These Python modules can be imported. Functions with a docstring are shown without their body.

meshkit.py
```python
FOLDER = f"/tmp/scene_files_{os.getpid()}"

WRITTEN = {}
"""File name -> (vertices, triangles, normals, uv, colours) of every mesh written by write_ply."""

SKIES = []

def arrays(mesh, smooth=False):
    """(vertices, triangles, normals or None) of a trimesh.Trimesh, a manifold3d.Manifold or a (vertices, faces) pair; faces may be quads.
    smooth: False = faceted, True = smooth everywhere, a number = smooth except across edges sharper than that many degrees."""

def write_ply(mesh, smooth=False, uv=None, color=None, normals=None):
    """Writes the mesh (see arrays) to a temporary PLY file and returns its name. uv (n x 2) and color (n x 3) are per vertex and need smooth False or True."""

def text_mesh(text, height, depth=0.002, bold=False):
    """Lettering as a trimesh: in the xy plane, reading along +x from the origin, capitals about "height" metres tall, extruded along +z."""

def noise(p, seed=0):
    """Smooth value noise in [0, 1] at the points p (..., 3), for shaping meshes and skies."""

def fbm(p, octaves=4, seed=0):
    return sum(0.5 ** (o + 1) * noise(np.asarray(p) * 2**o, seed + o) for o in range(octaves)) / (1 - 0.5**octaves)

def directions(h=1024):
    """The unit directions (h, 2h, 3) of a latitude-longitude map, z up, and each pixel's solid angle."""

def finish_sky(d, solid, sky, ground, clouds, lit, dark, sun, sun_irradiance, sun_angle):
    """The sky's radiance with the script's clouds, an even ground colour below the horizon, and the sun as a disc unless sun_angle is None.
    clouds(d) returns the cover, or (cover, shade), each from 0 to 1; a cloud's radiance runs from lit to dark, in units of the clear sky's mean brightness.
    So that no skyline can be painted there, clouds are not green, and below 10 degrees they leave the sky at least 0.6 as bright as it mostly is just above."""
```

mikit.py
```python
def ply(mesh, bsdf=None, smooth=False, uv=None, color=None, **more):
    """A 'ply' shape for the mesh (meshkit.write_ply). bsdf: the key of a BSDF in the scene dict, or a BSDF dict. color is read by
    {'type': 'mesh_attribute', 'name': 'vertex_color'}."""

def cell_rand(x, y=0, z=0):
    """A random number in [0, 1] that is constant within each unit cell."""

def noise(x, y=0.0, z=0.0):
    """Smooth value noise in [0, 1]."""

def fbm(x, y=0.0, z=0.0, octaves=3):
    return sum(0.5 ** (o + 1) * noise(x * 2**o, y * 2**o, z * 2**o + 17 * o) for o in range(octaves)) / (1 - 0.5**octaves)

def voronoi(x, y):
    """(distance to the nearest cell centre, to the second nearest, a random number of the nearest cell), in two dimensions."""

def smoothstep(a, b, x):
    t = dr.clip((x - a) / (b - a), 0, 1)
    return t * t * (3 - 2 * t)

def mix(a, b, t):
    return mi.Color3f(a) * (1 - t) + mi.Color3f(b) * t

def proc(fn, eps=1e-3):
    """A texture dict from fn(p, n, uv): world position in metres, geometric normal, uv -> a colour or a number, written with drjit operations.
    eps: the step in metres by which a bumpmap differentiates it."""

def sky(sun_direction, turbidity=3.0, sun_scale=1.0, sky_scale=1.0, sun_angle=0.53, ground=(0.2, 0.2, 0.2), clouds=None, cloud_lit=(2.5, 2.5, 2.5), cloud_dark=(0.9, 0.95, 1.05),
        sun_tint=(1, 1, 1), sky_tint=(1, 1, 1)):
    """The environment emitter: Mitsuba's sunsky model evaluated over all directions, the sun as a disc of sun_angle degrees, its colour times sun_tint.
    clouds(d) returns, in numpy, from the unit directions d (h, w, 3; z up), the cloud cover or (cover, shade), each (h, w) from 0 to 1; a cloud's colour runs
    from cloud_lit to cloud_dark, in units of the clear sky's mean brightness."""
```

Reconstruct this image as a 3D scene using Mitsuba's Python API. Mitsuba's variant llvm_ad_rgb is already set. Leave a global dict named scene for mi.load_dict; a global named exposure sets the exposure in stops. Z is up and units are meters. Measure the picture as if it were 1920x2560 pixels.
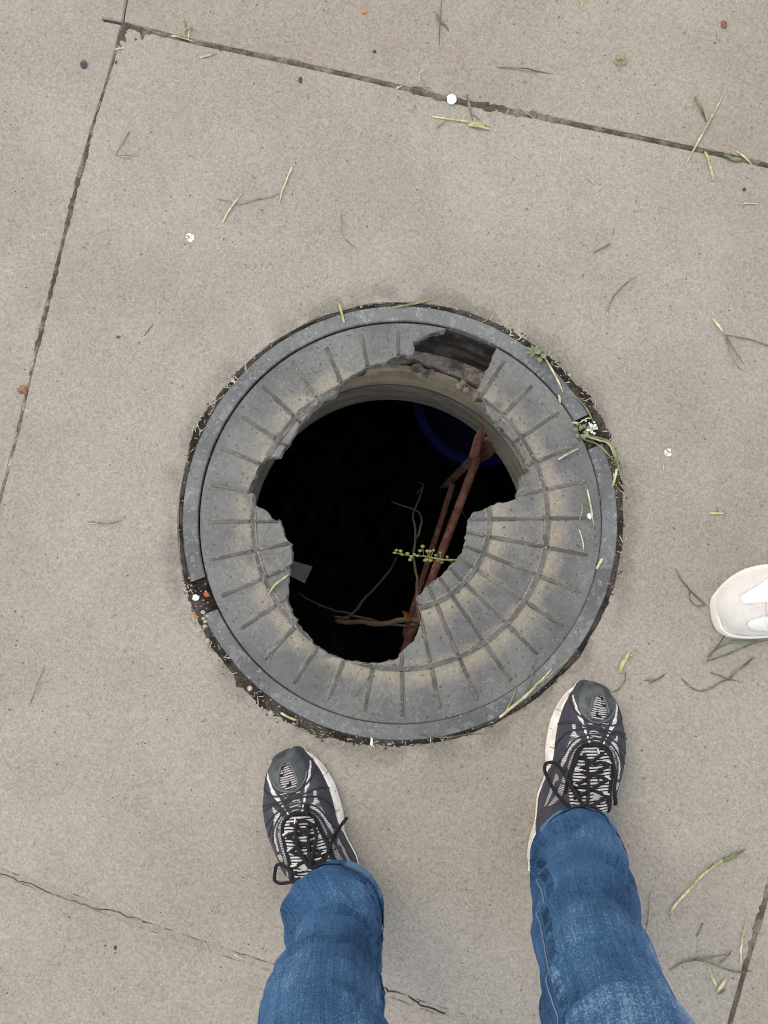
import math, random
import numpy as np, trimesh, shapely, manifold3d
import drjit as dr
import mitsuba as mi
import mikit, meshkit
from mikit import proc, noise, fbm, voronoi, cell_rand, smoothstep, mix
from shapely.geometry import Polygon, LineString, Point, box, MultiPolygon
from shapely.ops import unary_union
from scipy.spatial import Delaunay, cKDTree
from scipy.interpolate import PchipInterpolator

# ------------------------------------------------------------------ camera, sky, exposure
TILT, CAMH, FPX = math.radians(4.0), 1.35, 2343.6          # focal length in pixels of the 1920 x 2560 photograph
scene, labels = {}, {}
T4 = mi.ScalarTransform4f
scene['camera'] = {'type': 'perspective', 'fov_axis': 'y', 'fov': 2 * math.degrees(math.atan(1280 / FPX)), 'near_clip': 0.01, 'far_clip': 500.0,
    'to_world': T4().look_at(origin=[0, 0, CAMH], target=[0, math.sin(TILT), CAMH - math.cos(TILT)], up=[0, math.cos(TILT), math.sin(TILT)])}
scene['sky'] = mikit.sky([-0.42, 0.40, 0.82], turbidity=4, sun_scale=0.25, sun_angle=30, clouds=lambda d: 1.0, cloud_lit=(2.42, 2.46, 2.52), cloud_dark=(1.7, 1.75, 1.85))
exposure = 2.17

# ------------------------------------------------------------------ measuring: pixel of the photograph -> place on the plane z
def P(u, v, z=0.0):
    a, b = (u - 960) / FPX, -(v - 1280) / FPX
    d = np.array([a, b * math.cos(TILT) + math.sin(TILT), b * math.sin(TILT) - math.cos(TILT)])
    t = (z - CAMH) / d[2]
    return np.array([d[0] * t, d[1] * t, z])
K = 1920 / 1659
def D(x, y, z=0.0): return P(x * K, y * K, z)                # whole-photo view
def crop(x0, y0, w):                                         # view of a crop w pixels wide, shown 1659 wide
    s = w / 1659
    return lambda x, y, z=0.0: P(x0 + x * s, y0 + y * s, z)
Z1, Z2, Z3, Z4 = crop(420, 720, 600), crop(980, 720, 600), crop(420, 1300, 600), crop(980, 1300, 600)
Z5, Z6, Z7, Z8 = crop(600, 1820, 400), crop(1280, 1680, 400), crop(600, 2060, 500), crop(1250, 2000, 560)
ZA, ZB, ZC, ZD, ZE, ZG, ZH = crop(0, 0, 960), crop(960, 0, 960), crop(0, 560, 640), crop(1320, 560, 600), crop(1420, 1300, 500), crop(0, 2000, 720), crop(620, 960, 700)
ZF = lambda x, y, z=0.0: P(1500 + x * 420 / 1408, 1900 + y * 420 / 1408, z)
def pts(f, s, z=0.0):
    """'x,y x,y ...' in the view f -> (n, 3)"""
    return np.array([f(*map(float, q.split(',')), z) for q in s.split()])

# ------------------------------------------------------------------ naming
used = {}
def numbered(key):
    n = used.get(key, -1) + 1
    used[key] = n
    return key if n == 0 else f'{key}_{n:03d}'
def tag(key, label=None, cat=None, group=None, kind=None):
    d = labels.setdefault(key, {})
    for k, v in (('label', label), ('category', cat), ('group', group), ('kind', kind)):
        if v: d[k] = v
    return key
def obj(name, mesh, bsdf, parent=None, smooth=False, uv=None, **more):
    key = numbered((parent + '__' if parent else '') + name)
    scene[key] = mikit.ply(mesh, bsdf, smooth=smooth, uv=uv, **more)
    return key
def thing(name, label, cat, group=None, kind=None):
    return tag(numbered(name), label, cat, group, kind)

# ------------------------------------------------------------------ mesh helpers
rng = np.random.default_rng(11)
def join(ms): return trimesh.util.concatenate([m for m in ms if m is not None])
def spline(p, step):
    """Catmull-Rom through the points, resampled about every step"""
    p = np.asarray(p, float)
    if len(p) < 3:
        n = max(2, int(np.linalg.norm(p[-1] - p[0]) / step) + 1)
        return p[0] + (p[-1] - p[0]) * np.linspace(0, 1, n)[:, None]
    q = np.vstack([2 * p[0] - p[1], p, 2 * p[-1] - p[-2]])
    out = []
    for i in range(len(p) - 1):
        a, b, c, d = q[i:i + 4]
        n = max(2, int(np.linalg.norm(c - b) / step) + 1)
        t = np.linspace(0, 1, n, endpoint=False)[:, None]
        out.append(0.5 * (2 * b + (c - a) * t + (2 * a - 5 * b + 4 * c - d) * t**2 + (3 * b - a - 3 * c + d) * t**3))
    return np.vstack(out + [p[-1:]])
def densify(p, step):
    p = np.asarray(p, float); out = []
    for a, b in zip(p[:-1], p[1:]):
        n = max(1, int(np.linalg.norm(b - a) / step))
        out.append(a + (b - a) * (np.arange(n) / n)[:, None])
    return np.vstack(out + [p[-1:]])
def polys(g): return [x for x in getattr(g, 'geoms', [g]) if isinstance(x, Polygon) and x.area > 1e-9]
def tri(poly):
    return trimesh.creation.triangulate_polygon(poly, engine='earcut')
def slab(poly, top, chamfer, drop, bottom):
    """A flat piece with a chamfered upper edge and side walls"""
    ms = []
    for po in polys(poly):
        inner = po.buffer(-chamfer, join_style=2)
        ring = po.difference(inner)
        for g in polys(inner):
            v, f = tri(g); ms.append(trimesh.Trimesh(np.c_[v, np.full(len(v), top)], f, process=False))
        rings = [po.exterior, *po.interiors]
        b = unary_union([LineString(r.coords) for r in rings])
        for g in polys(ring):
            v, f = tri(g)
            d = shapely.distance(shapely.points(v), b)
            ms.append(trimesh.Trimesh(np.c_[v, np.where(d < chamfer * 0.2, top - drop, top)], f, process=False))
        for r in rings:
            c = np.asarray(r.coords)[:, :2]
            n = len(c)
            v = np.vstack([np.c_[c, np.full(n, top - drop)], np.c_[c, np.full(n, bottom)]])
            i = np.arange(n - 1)
            f = np.vstack([np.c_[i, i + n, i + 1], np.c_[i + 1, i + n, i + n + 1]])
            if r.is_ccw != (r is rings[0]): f = f
            ms.append(trimesh.Trimesh(v, f, process=False))
    m = join(ms)
    n = m.face_normals
    bad = (n[:, 2] < -0.02)
    f = np.array(m.faces); f[bad] = f[bad][:, ::-1]
    return trimesh.Trimesh(m.vertices, f, process=False)
def tube(path, r, sides=8, flat=1.0, up=(0, 0, 1), caps=True):
    """A tube along the path; r per point; flat < 1 squeezes it along 'up'"""
    p = np.asarray(path, float); n = len(p)
    r = np.broadcast_to(np.asarray(r, float), (n,))
    t = np.gradient(p, axis=0); t /= np.linalg.norm(t, axis=1, keepdims=True) + 1e-12
    up = np.asarray(up, float)
    a = np.cross(t, up); la = np.linalg.norm(a, axis=1, keepdims=True)
    a = np.where(la > 0.05, a / np.maximum(la, 1e-9), [1.0, 0, 0])
    b = np.cross(a, t)
    ang = np.arange(sides) * 2 * np.pi / sides
    v = p[:, None] + r[:, None, None] * (np.cos(ang)[None, :, None] * a[:, None] + flat * np.sin(ang)[None, :, None] * b[:, None])
    v = v.reshape(-1, 3)
    i, j = np.meshgrid(np.arange(n - 1), np.arange(sides), indexing='ij')
    i, j = i.ravel(), j.ravel(); k = (j + 1) % sides
    f = np.vstack([np.c_[i * sides + j, i * sides + k, (i + 1) * sides + k], np.c_[i * sides + j, (i + 1) * sides + k, (i + 1) * sides + j]])
    if caps:
        v = np.vstack([v, p[:1], p[-1:]]); c0, c1 = len(v) - 2, len(v) - 1
        j = np.arange(sides); k = (j + 1) % sides
        f = np.vstack([f, np.c_[np.full(sides, c0), k, j], np.c_[np.full(sides, c1), (n - 1) * sides + j, (n - 1) * sides + k]])
    return trimesh.Trimesh(v, f, process=False)
def grid_faces(n, m, wrap=False):
    i, j = np.meshgrid(np.arange(n - 1), np.arange(m if wrap else m - 1), indexing='ij')
    i, j = i.ravel(), j.ravel(); k = (j + 1) % m
    return np.vstack([np.c_[i * m + j, i * m + k, (i + 1) * m + k], np.c_[i * m + j, (i + 1) * m + k, (i + 1) * m + j]])
def revolve(profile, centre, n=192, wob=0.0, seed=3, freq=60):
    """profile: (r, z) rows; wob: noise on the radius"""
    pr = np.asarray(profile, float); a = np.arange(n) * 2 * np.pi / n
    r = np.repeat(pr[:, :1], n, 1); z = np.repeat(pr[:, 1:], n, 1)
    x, y = r * np.cos(a) + centre[0], r * np.sin(a) + centre[1]
    if wob:
        w = wob if np.ndim(wob) else np.full(len(pr), wob)
        d = (meshkit.fbm(np.stack([x, y, z], -1) * freq, 3, seed) - 0.5) * 2 * np.asarray(w)[:, None]
        x, y = x + d * np.cos(a), y + d * np.sin(a)
        z = z + d * 0.4
    return trimesh.Trimesh(np.stack([x, y, z], -1).reshape(-1, 3), grid_faces(len(pr), n, True), process=False)
def blob(c, r, seed, sub=2, rough=0.35, freq=1.3):
    m = trimesh.creation.icosphere(sub, 1.0)
    v = np.array(m.vertices)
    v *= (1 - rough / 2 + rough * meshkit.fbm(v * freq + 7.3 * seed, 2, seed))[:, None]
    return trimesh.Trimesh(v * np.asarray(r) + np.asarray(c), m.faces, process=False)

# ------------------------------------------------------------------ materials
def tex(fn, eps=4e-4): return proc(fn, eps)
def mat(name, colour, rough=0.7, spec=0.3, bump=None, scale=1.0, eps=4e-4, two=True, **more):
    c = colour if isinstance(colour, dict) else {'type': 'rgb', 'value': list(colour)}
    b = {'type': 'principled', 'base_color': c, 'roughness': rough, 'specular': spec, **more}
    if bump: b = {'type': 'bumpmap', 'arbitrary': tex(bump, eps), 'scale': scale, 'nested': b}
    scene[name] = {'type': 'twosided', 'nested': b} if two else b
def C(v): return mi.Color3f(*v)

def concrete_col(tint, k):
    def fn(p, n, uv):
        m = fbm(p.x * 7 + 3, p.y * 7, 0.5, 3)
        m2 = fbm(p.x * 19, p.y * 19 + 5, 2.5, 2)
        c = mix((0.287 * k * tint[0], 0.263 * k * tint[1], 0.232 * k * tint[2]), (0.325 * k * tint[0], 0.301 * k * tint[1], 0.268 * k * tint[2]), smoothstep(0.3, 0.7, m))
        c = mix(c, C((0.288 * k, 0.272 * k, 0.238 * k)), 0.35 * smoothstep(0.5, 0.75, m2))
        g1 = noise(p.x * 430, p.y * 430, 1.5); g2 = noise(p.x * 900 + 9, p.y * 900, 4.5)
        c = c * (0.48 + 0.64 * g1 + 0.40 * g2)
        d, _, w = voronoi(p.x * 62, p.y * 62); w2 = noise(p.x * 50 + 3, p.y * 50, 7.0)
        pit = dr.select(w > 0.925, 1 - smoothstep(0.02, 0.13 + 0.12 * noise(p.x * 40, p.y * 40), d), 0)
        c = c * (1 - 0.5 * pit * (0.3 + 0.7 * w2))
        d, _, w = voronoi(p.x * 190 + 7, p.y * 190)
        lite = dr.select(w > 0.92, 1 - smoothstep(0.05, 0.30, d), 0)
        rr = dr.sqrt(dr.square(p.x - 0.0231) + dr.square(p.y - 0.0831)) - 0.3145
        c = c * (1 - 0.34 * smoothstep(0.050, 0.006, rr) * smoothstep(0.32, 0.68, fbm(p.x * 26, p.y * 26, 5.0, 3)))   # trodden-in dirt round the manhole
        return mix(c, C((0.48 * k, 0.45 * k, 0.41 * k)), 0.42 * lite)
    return fn
def concrete_bump(p, n, uv):
    return 0.55 * noise(p.x * 380, p.y * 380, 1.0) + 0.5 * noise(p.x * 170, p.y * 170, 2.0) + 0.5 * noise(p.x * 60, p.y * 60, 2.0)
for i, (t, k) in enumerate([((1, 1, 1), 1.0), ((0.985, 1, 1.02), 1.03), ((1.0, 0.99, 0.985), 0.97), ((1.01, 1, 0.98), 1.0)]):
    mat(f'mat_concrete_{i}', tex(concrete_col(t, k)), 0.9, 0.15, concrete_bump, 0.0012)
def soil_col(p, n, uv):
    g = noise(p.x * 480, p.y * 480, p.z * 480); m = fbm(p.x * 45, p.y * 45, 1.0, 2)
    c = mix((0.026, 0.023, 0.021), (0.072, 0.063, 0.055), smoothstep(0.35, 0.7, m)) * (0.4 + 1.1 * g)
    d, _, w = voronoi(p.x * 260, p.y * 260)
    return mix(c, C((0.36, 0.32, 0.26)), dr.select(w > 0.94, 1 - smoothstep(0.15, 0.35, d), 0))
mat('mat_soil', tex(soil_col), 0.95, 0.1, lambda p, n, uv: noise(p.x * 500, p.y * 500, p.z * 500) + noise(p.x * 200, p.y * 200, p.z * 200), 0.0010)
def stain_col(p, n, uv):
    g = noise(p.x * 480, p.y * 480, 3.0); m = fbm(p.x * 60, p.y * 60, 1.0, 2)
    return mix((0.092, 0.079, 0.066), (0.185, 0.160, 0.135), smoothstep(0.35, 0.7, m)) * (0.62 + 0.7 * g)
mat('mat_joint_soil', tex(stain_col), 0.95, 0.1, concrete_bump, 0.0010)
mat('mat_joint_pale', tex(lambda p, n, uv: stain_col(p, n, uv) * 1.9), 0.95, 0.1, concrete_bump, 0.0010)
def mortar_col(p, n, uv):
    return concrete_col((0.99, 1.0, 1.01), 0.94)(p, n, uv)
mat('mat_mortar', tex(mortar_col), 0.9, 0.15, concrete_bump, 0.0008)

CX, CY, RO, RI, RC = 0.0231, 0.0831, 0.3145, 0.2915, 0.2897      # manhole: centre, frame's outer and inner radius, cover's radius
NR, A0 = 32, math.radians(0.6)                                   # radial ribs of the cover
RA, RB = 0.2125, 0.1285                                          # its two ring ribs
def speck(p):
    d, _, w = voronoi(p.x * 75 + 3, p.y * 75)
    dark = dr.select(w > 0.72, 1 - smoothstep(0.06, 0.10 + 0.10 * noise(p.x * 50, p.y * 50), d), 0)
    d, _, w = voronoi(p.x * 150 + 31, p.y * 150)
    lite = dr.select(w > 0.90, 1 - smoothstep(0.06, 0.22, d), 0)
    a = noise(p.x * 330 + p.y * 60, p.y * 330, 2.0) * noise(p.x * 40, p.y * 40, 8.0)
    return dark, dr.maximum(lite, 0.55 * smoothstep(0.52, 0.66, a) * noise(p.x * 900, p.y * 900, 1.0))
def cover_col(p, n, uv):
    x, y = p.x - CX, p.y - CY
    r = dr.sqrt(x * x + y * y) + 1e-6
    m = fbm(p.x * 16, p.y * 16, 3.0, 3)
    g = noise(p.x * 560, p.y * 560, 1.0); g2 = noise(p.x * 260, p.y * 260, 2.0)
    c = mix((0.108, 0.115, 0.122), (0.160, 0.166, 0.170), smoothstep(0.3, 0.7, m)) * (0.76 + 0.26 * g + 0.22 * g2)
    t = (dr.atan2(y, x) - A0) * (NR / (2 * math.pi))
    q = dr.abs(t - dr.round(t)) * (2 * math.pi / NR) * r           # metres from the nearest radial rib
    wob = fbm(p.x * 55, p.y * 55, 6.0, 2)
    def near(ra, wide): return dr.select(r > ra, 1 - smoothstep(0.006, wide + 0.020 * (wob - 0.3), r - ra), 0)
    def upto(ra, wide): return dr.select(r < ra, 1 - smoothstep(0.005, wide + 0.012 * (wob - 0.3), ra - r), 0)
    dust = dr.maximum(near(RA, 0.036), dr.maximum(near(RB, 0.040), 0.45 * upto(RA, 0.016)))
    side = (1 - smoothstep(0.003, 0.009 + 0.008 * wob, q)) * dr.maximum(near(RA, 0.06), near(RB, 0.075))
    quad = smoothstep(-0.25, 0.25, (x - y) + 0.5 * (fbm(p.x * 5, p.y * 5, 3.0, 2) - 0.5))
    dust = dr.maximum(dust, 0.75 * side) * smoothstep(0.30, 0.62, fbm(p.x * 36 + 4, p.y * 36, 9.0, 3) + 0.10 + 0.08 * quad) * (0.75 + 0.25 * quad) * (0.72 + 0.5 * noise(p.x * 300, p.y * 300, 5.0))
    c = mix(c, C((0.335, 0.298, 0.236)) * (0.8 + 0.4 * g), 0.72 * dust)
    dk, lt = speck(p)
    c = mix(c, C((0.045, 0.047, 0.05)), 0.8 * dk)
    return mix(c, C((0.44, 0.44, 0.42)), 0.36 * lt)
fine = lambda p, n, uv: noise(p.x * 600, p.y * 600, p.z * 600) + 0.8 * noise(p.x * 240, p.y * 240, p.z * 240)
mat('mat_cover', tex(cover_col), 0.62, 0.35, fine, 0.00035)
def rib_col(p, n, uv):
    g = noise(p.x * 560, p.y * 560, 1.0); m = fbm(p.x * 40, p.y * 40, 3.0, 2)
    x, y = p.x - CX, p.y - CY; r = dr.sqrt(x * x + y * y) + 1e-6
    t = (dr.atan2(y, x) - A0) * (NR / (2 * math.pi)); q = dr.abs(t - dr.round(t)) * (2 * math.pi / NR) * r
    q = dr.minimum(q, dr.minimum(dr.abs(r - RA), dr.abs(r - RB)) * 0.8)
    edge = smoothstep(0.0019, 0.0030, q) * smoothstep(0.25, 0.5, fbm(p.x * 70, p.y * 70, 1.0, 2) + .1)
    c = mix((0.076, 0.077, 0.077), (0.130, 0.128, 0.121), smoothstep(0.3, 0.7, m)) * (0.72 + 0.5 * g)
    c = mix(c, C((0.27, 0.262, 0.235)) * (0.7 + 0.5 * g), 0.72 * edge)
    dk, lt = speck(p)
    return mix(mix(c, C((0.05, 0.05, 0.05)), 0.5 * dk), C((0.5, 0.5, 0.47)), 0.5 * lt)
mat('mat_rib', tex(rib_col), 0.6, 0.35, fine, 0.0003)
def frame_col(p, n, uv):
    m = fbm(p.x * 14 + 8, p.y * 14, 3.0, 3); g = noise(p.x * 560, p.y * 560, 1.0)
    c = mix((0.098, 0.107, 0.118), (0.152, 0.162, 0.172), smoothstep(0.3, 0.7, m)) * (0.80 + 0.32 * g)
    dk, lt = speck(p)
    a = fbm(p.x * 120, p.y * 120, 2.0, 2)
    return mix(mix(c, C((0.05, 0.053, 0.06)), 0.7 * dk), C((0.46, 0.48, 0.50)), 0.55 * lt + 0.15 * smoothstep(0.62, 0.75, a))
mat('mat_frame', tex(frame_col), 0.55, 0.4, fine, 0.00025)
def grime_col(p, n, uv):
    m = fbm(p.x * 50, p.y * 50, p.z * 50, 3); g = noise(p.x * 400, p.y * 400, p.z * 400)
    return mix((0.026, 0.023, 0.021), (0.078, 0.069, 0.061), smoothstep(0.40, 0.76, m)) * (0.7 + 0.5 * g)
mat('mat_grime', tex(grime_col), 0.8, 0.3, lambda p, n, uv: noise(p.x * 300, p.y * 300, p.z * 300) + noise(p.x * 90, p.y * 90, p.z * 90), 0.0012)
def break_col(p, n, uv):
    g = noise(p.x * 420, p.y * 420, p.z * 420); m = fbm(p.x * 80, p.y * 80, p.z * 80, 2)
    return mix((0.10, 0.105, 0.11), (0.25, 0.255, 0.255), smoothstep(0.35, 0.65, m)) * (0.55 + 0.8 * g)
mat('mat_break', tex(break_col), 0.7, 0.3, lambda p, n, uv: noise(p.x * 500, p.y * 500, p.z * 500) + noise(p.x * 160, p.y * 160, p.z * 160), 0.0014)
def neck_col(p, n, uv):
    m = fbm(p.x * 24, p.y * 24, p.z * 30, 3); st = fbm(p.x * 110, p.y * 110, p.z * 6, 2); g = noise(p.x * 420, p.y * 420, p.z * 420)
    c = mix((0.38, 0.32, 0.24), (0.52, 0.45, 0.35), smoothstep(0.3, 0.7, m)) * (0.7 + 0.25 * st + 0.3 * g)
    rust = smoothstep(0.58, 0.72, fbm(p.x * 24 + 2, p.y * 24, p.z * 20, 2)) * smoothstep(-0.185, -0.12, p.z)
    return mix(c, C((0.19, 0.095, 0.06)), 0.75 * rust)
mat('mat_neck', tex(neck_col), 0.9, 0.15, lambda p, n, uv: noise(p.x * 260, p.y * 260, p.z * 260) + noise(p.x * 90, p.y * 90, p.z * 90), 0.0012)
def neck2_col(p, n, uv):
    m = fbm(p.x * 22, p.y * 22, p.z * 40, 3); st = fbm(p.x * 120, p.y * 120, p.z * 5, 2); g = noise(p.x * 420, p.y * 420, p.z * 420)
    return mix((0.24, 0.23, 0.205), (0.34, 0.325, 0.29), smoothstep(0.3, 0.7, m)) * (0.68 + 0.3 * st + 0.3 * g)
mat('mat_neck_ring', tex(neck2_col), 0.9, 0.15, lambda p, n, uv: noise(p.x * 260, p.y * 260, p.z * 260), 0.0008)
mat('mat_collar', tex(lambda p, n, uv: mix((0.10, 0.092, 0.082), (0.27, 0.245, 0.21), smoothstep(0.35, 0.65, fbm(p.x * 60, p.y * 60, p.z * 60, 3))) * (0.6 + 0.7 * noise(p.x * 420, p.y * 420, p.z * 420))), 0.95, 0.1,
    lambda p, n, uv: noise(p.x * 260, p.y * 260, p.z * 260) + noise(p.x * 110, p.y * 110, p.z * 110), 0.0025)
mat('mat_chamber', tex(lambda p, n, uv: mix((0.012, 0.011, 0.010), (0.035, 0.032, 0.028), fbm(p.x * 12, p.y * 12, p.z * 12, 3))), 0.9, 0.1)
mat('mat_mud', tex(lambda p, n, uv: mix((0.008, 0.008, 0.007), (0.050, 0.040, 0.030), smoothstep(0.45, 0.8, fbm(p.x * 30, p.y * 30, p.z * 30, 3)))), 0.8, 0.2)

# ------------------------------------------------------------------ pavement: slabs, joints, soil
def edge_noise(p, amp, seed, freq=70):
    """wobble of a polyline, sideways in the plane"""
    p = np.asarray(p, float)[:, :2]
    q = np.c_[p * freq, np.full(len(p), seed * 3.7)]
    return p + (np.c_[meshkit.fbm(q, 4, seed), meshkit.fbm(q + 40.3, 4, seed + 5)] - 0.5) * 2 * amp
LJ = pts(D, '283,-60 275,0 266,48 251,108 232,180 207,250 187,320 165,400 141,500 112,620 88,720 62,820 41,920 22,1000 5,1060 -20,1150')[:, :2]
TJ = pts(D, '266,52 330,68 400,86 470,101 560,119 640,136 740,160 850,184 950,211 1050,231 1150,249 1250,270 1350,292 1450,312 1560,334 1659,358 1800,390')[:, :2]
BJ = pts(D, '-300,1775 -100,1850 0,1885 80,1912 200,1955 300,1995 400,2030 500,2062 600,2095 700,2119 830,2140 900,2167 1000,2200 1100,2230 1350,2305')[:, :2]
RJ = pts(D, '1790,1390 1720,1680 1659,1925 1640,1995 1613,2080 1592,2160 1575,2212 1520,2440')[:, :2]
def unit(v): return v / np.linalg.norm(v)
def extend(pl, d0, d1): return np.vstack([pl[0] + d0, pl, pl[-1] + d1])
uL, uT, uB, uR = unit(LJ[-1] - LJ[0]), unit(TJ[-1] - TJ[0]), unit(BJ[-1] - BJ[0]), unit(RJ[-1] - RJ[0])
FAR = 3.0
L_ = densify(extend(LJ, -uL * FAR, uL * FAR), 0.004); T_ = densify(extend(TJ, 0 * uT, uT * FAR), 0.004)
B_ = densify(extend(BJ, -uB * FAR, uB * FAR), 0.004); R_ = densify(extend(RJ, -uR * FAR, uR * FAR), 0.004)
W = 1.26
across, along = unit(np.array([uT[0], uT[1]])), -uL
offs = lambda l, v: LineString(np.asarray(l) + v)
def joint_cut(line, half, seed, amp=0.0022):
    c = edge_noise(line, amp, seed)
    return LineString(c).buffer(half, cap_style=2, join_style=1)
straight = lambda a, d, n=FAR: LineString([a - d * n, a + d * n]).buffer(0.003, cap_style=2)
cutsL, cutsT, cutsB, cutsR = joint_cut(L_, 0.0010, 1), joint_cut(T_, 0.0026, 2), joint_cut(B_, 0.0042, 3), joint_cut(R_, 0.0022, 4)
na = 2600
ga = np.linspace(0, 2 * np.pi, na)
wtab = np.array([(0, 13), (15, 20), (28, 24), (45, 16), (55, 13), (68, 11), (80, 7), (95, 6), (115, 5), (135, 7), (150, 15), (158, 18), (165, 9), (180, 8), (195, 12), (202, 14), (212, 20), (222, 24), (235, 27), (248, 22), (258, 17), (270, 13), (285, 9), (300, 8), (315, 10), (330, 12), (345, 12), (360, 13)], float)
gw = np.interp(np.degrees(ga), wtab[:, 0], wtab[:, 1]) / 1000 * 0.62
gw = gw * (0.55 + 0.9 * meshkit.fbm(np.c_[np.cos(ga) * 14, np.sin(ga) * 14, ga * 0], 3, 44))
hole_a = np.linspace(0, 2 * np.pi, 760, endpoint=False)
hole_r = RO + 0.0012 + 0.45 * np.interp(hole_a, ga, gw) + 0.003 * meshkit.fbm(np.c_[np.cos(hole_a) * 9, np.sin(hole_a) * 9, hole_a * 0], 4, 9)
hole = Polygon(np.c_[CX + hole_r * np.cos(hole_a), CY + hole_r * np.sin(hole_a)])
square = box(-2.2, -2.2, 2.2, 2.2)
Lhalf = Polygon(np.vstack([L_, L_[-1] + [9, -3], [9, 9], L_[0] + [9, 9]]))            # everything right of L
east, west = square.intersection(Lhalf.buffer(0)), square.difference(Lhalf.buffer(0))
Rhalf = Polygon(np.vstack([R_, R_[-1] + [9, -3], [9, 9], R_[0] + [9, 9]])).buffer(0)
mid, far_east = east.difference(Rhalf), east.intersection(Rhalf)
stub = LineString(pts(D, '222,42 245,46 266,51')[:, :2]).buffer(0.0022, cap_style=2)
rows = unary_union([LineString([TJ[0] + along * W * k - across * 0.4, TJ[0] + along * W * k + across * 5]).buffer(0.003) for k in (1,)] + [cutsT, cutsB])
mid_s = mid.difference(rows.union(cutsL).union(cutsR)).difference(hole)
east_rows = unary_union([LineString([RJ[2] + along * W * k - across * 0.3, RJ[2] + along * W * k + across * 5]).buffer(0.003) for k in (0.55, 1.55, -0.75)])
east_s = far_east.difference(east_rows).difference(cutsR)
west_rows = unary_union([LineString([LJ[0] + along * W * k + across * 0.3, LJ[0] + along * W * k - across * 5]).buffer(0.003) for k in (0.45, -1.25)] +
    [offs(L_, -across * W).buffer(0.003), offs(L_, across * 2 * W).buffer(0.003)])
west_s = west.difference(west_rows).difference(cutsL).difference(stub)
tag('pavement', 'grey-beige cast concrete pavement slabs with dirty joints', None, None, 'structure')
count = 0
for zone in (mid_s, west_s, east_s):
    for g in polys(zone):
        if g.area < 0.02: continue
        g = g.simplify(0.0002)
        obj('slab', slab(g, 0.0, 0.0024, 0.0022, -0.09), f'mat_concrete_{count % 4}', 'pavement'); count += 1
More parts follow.
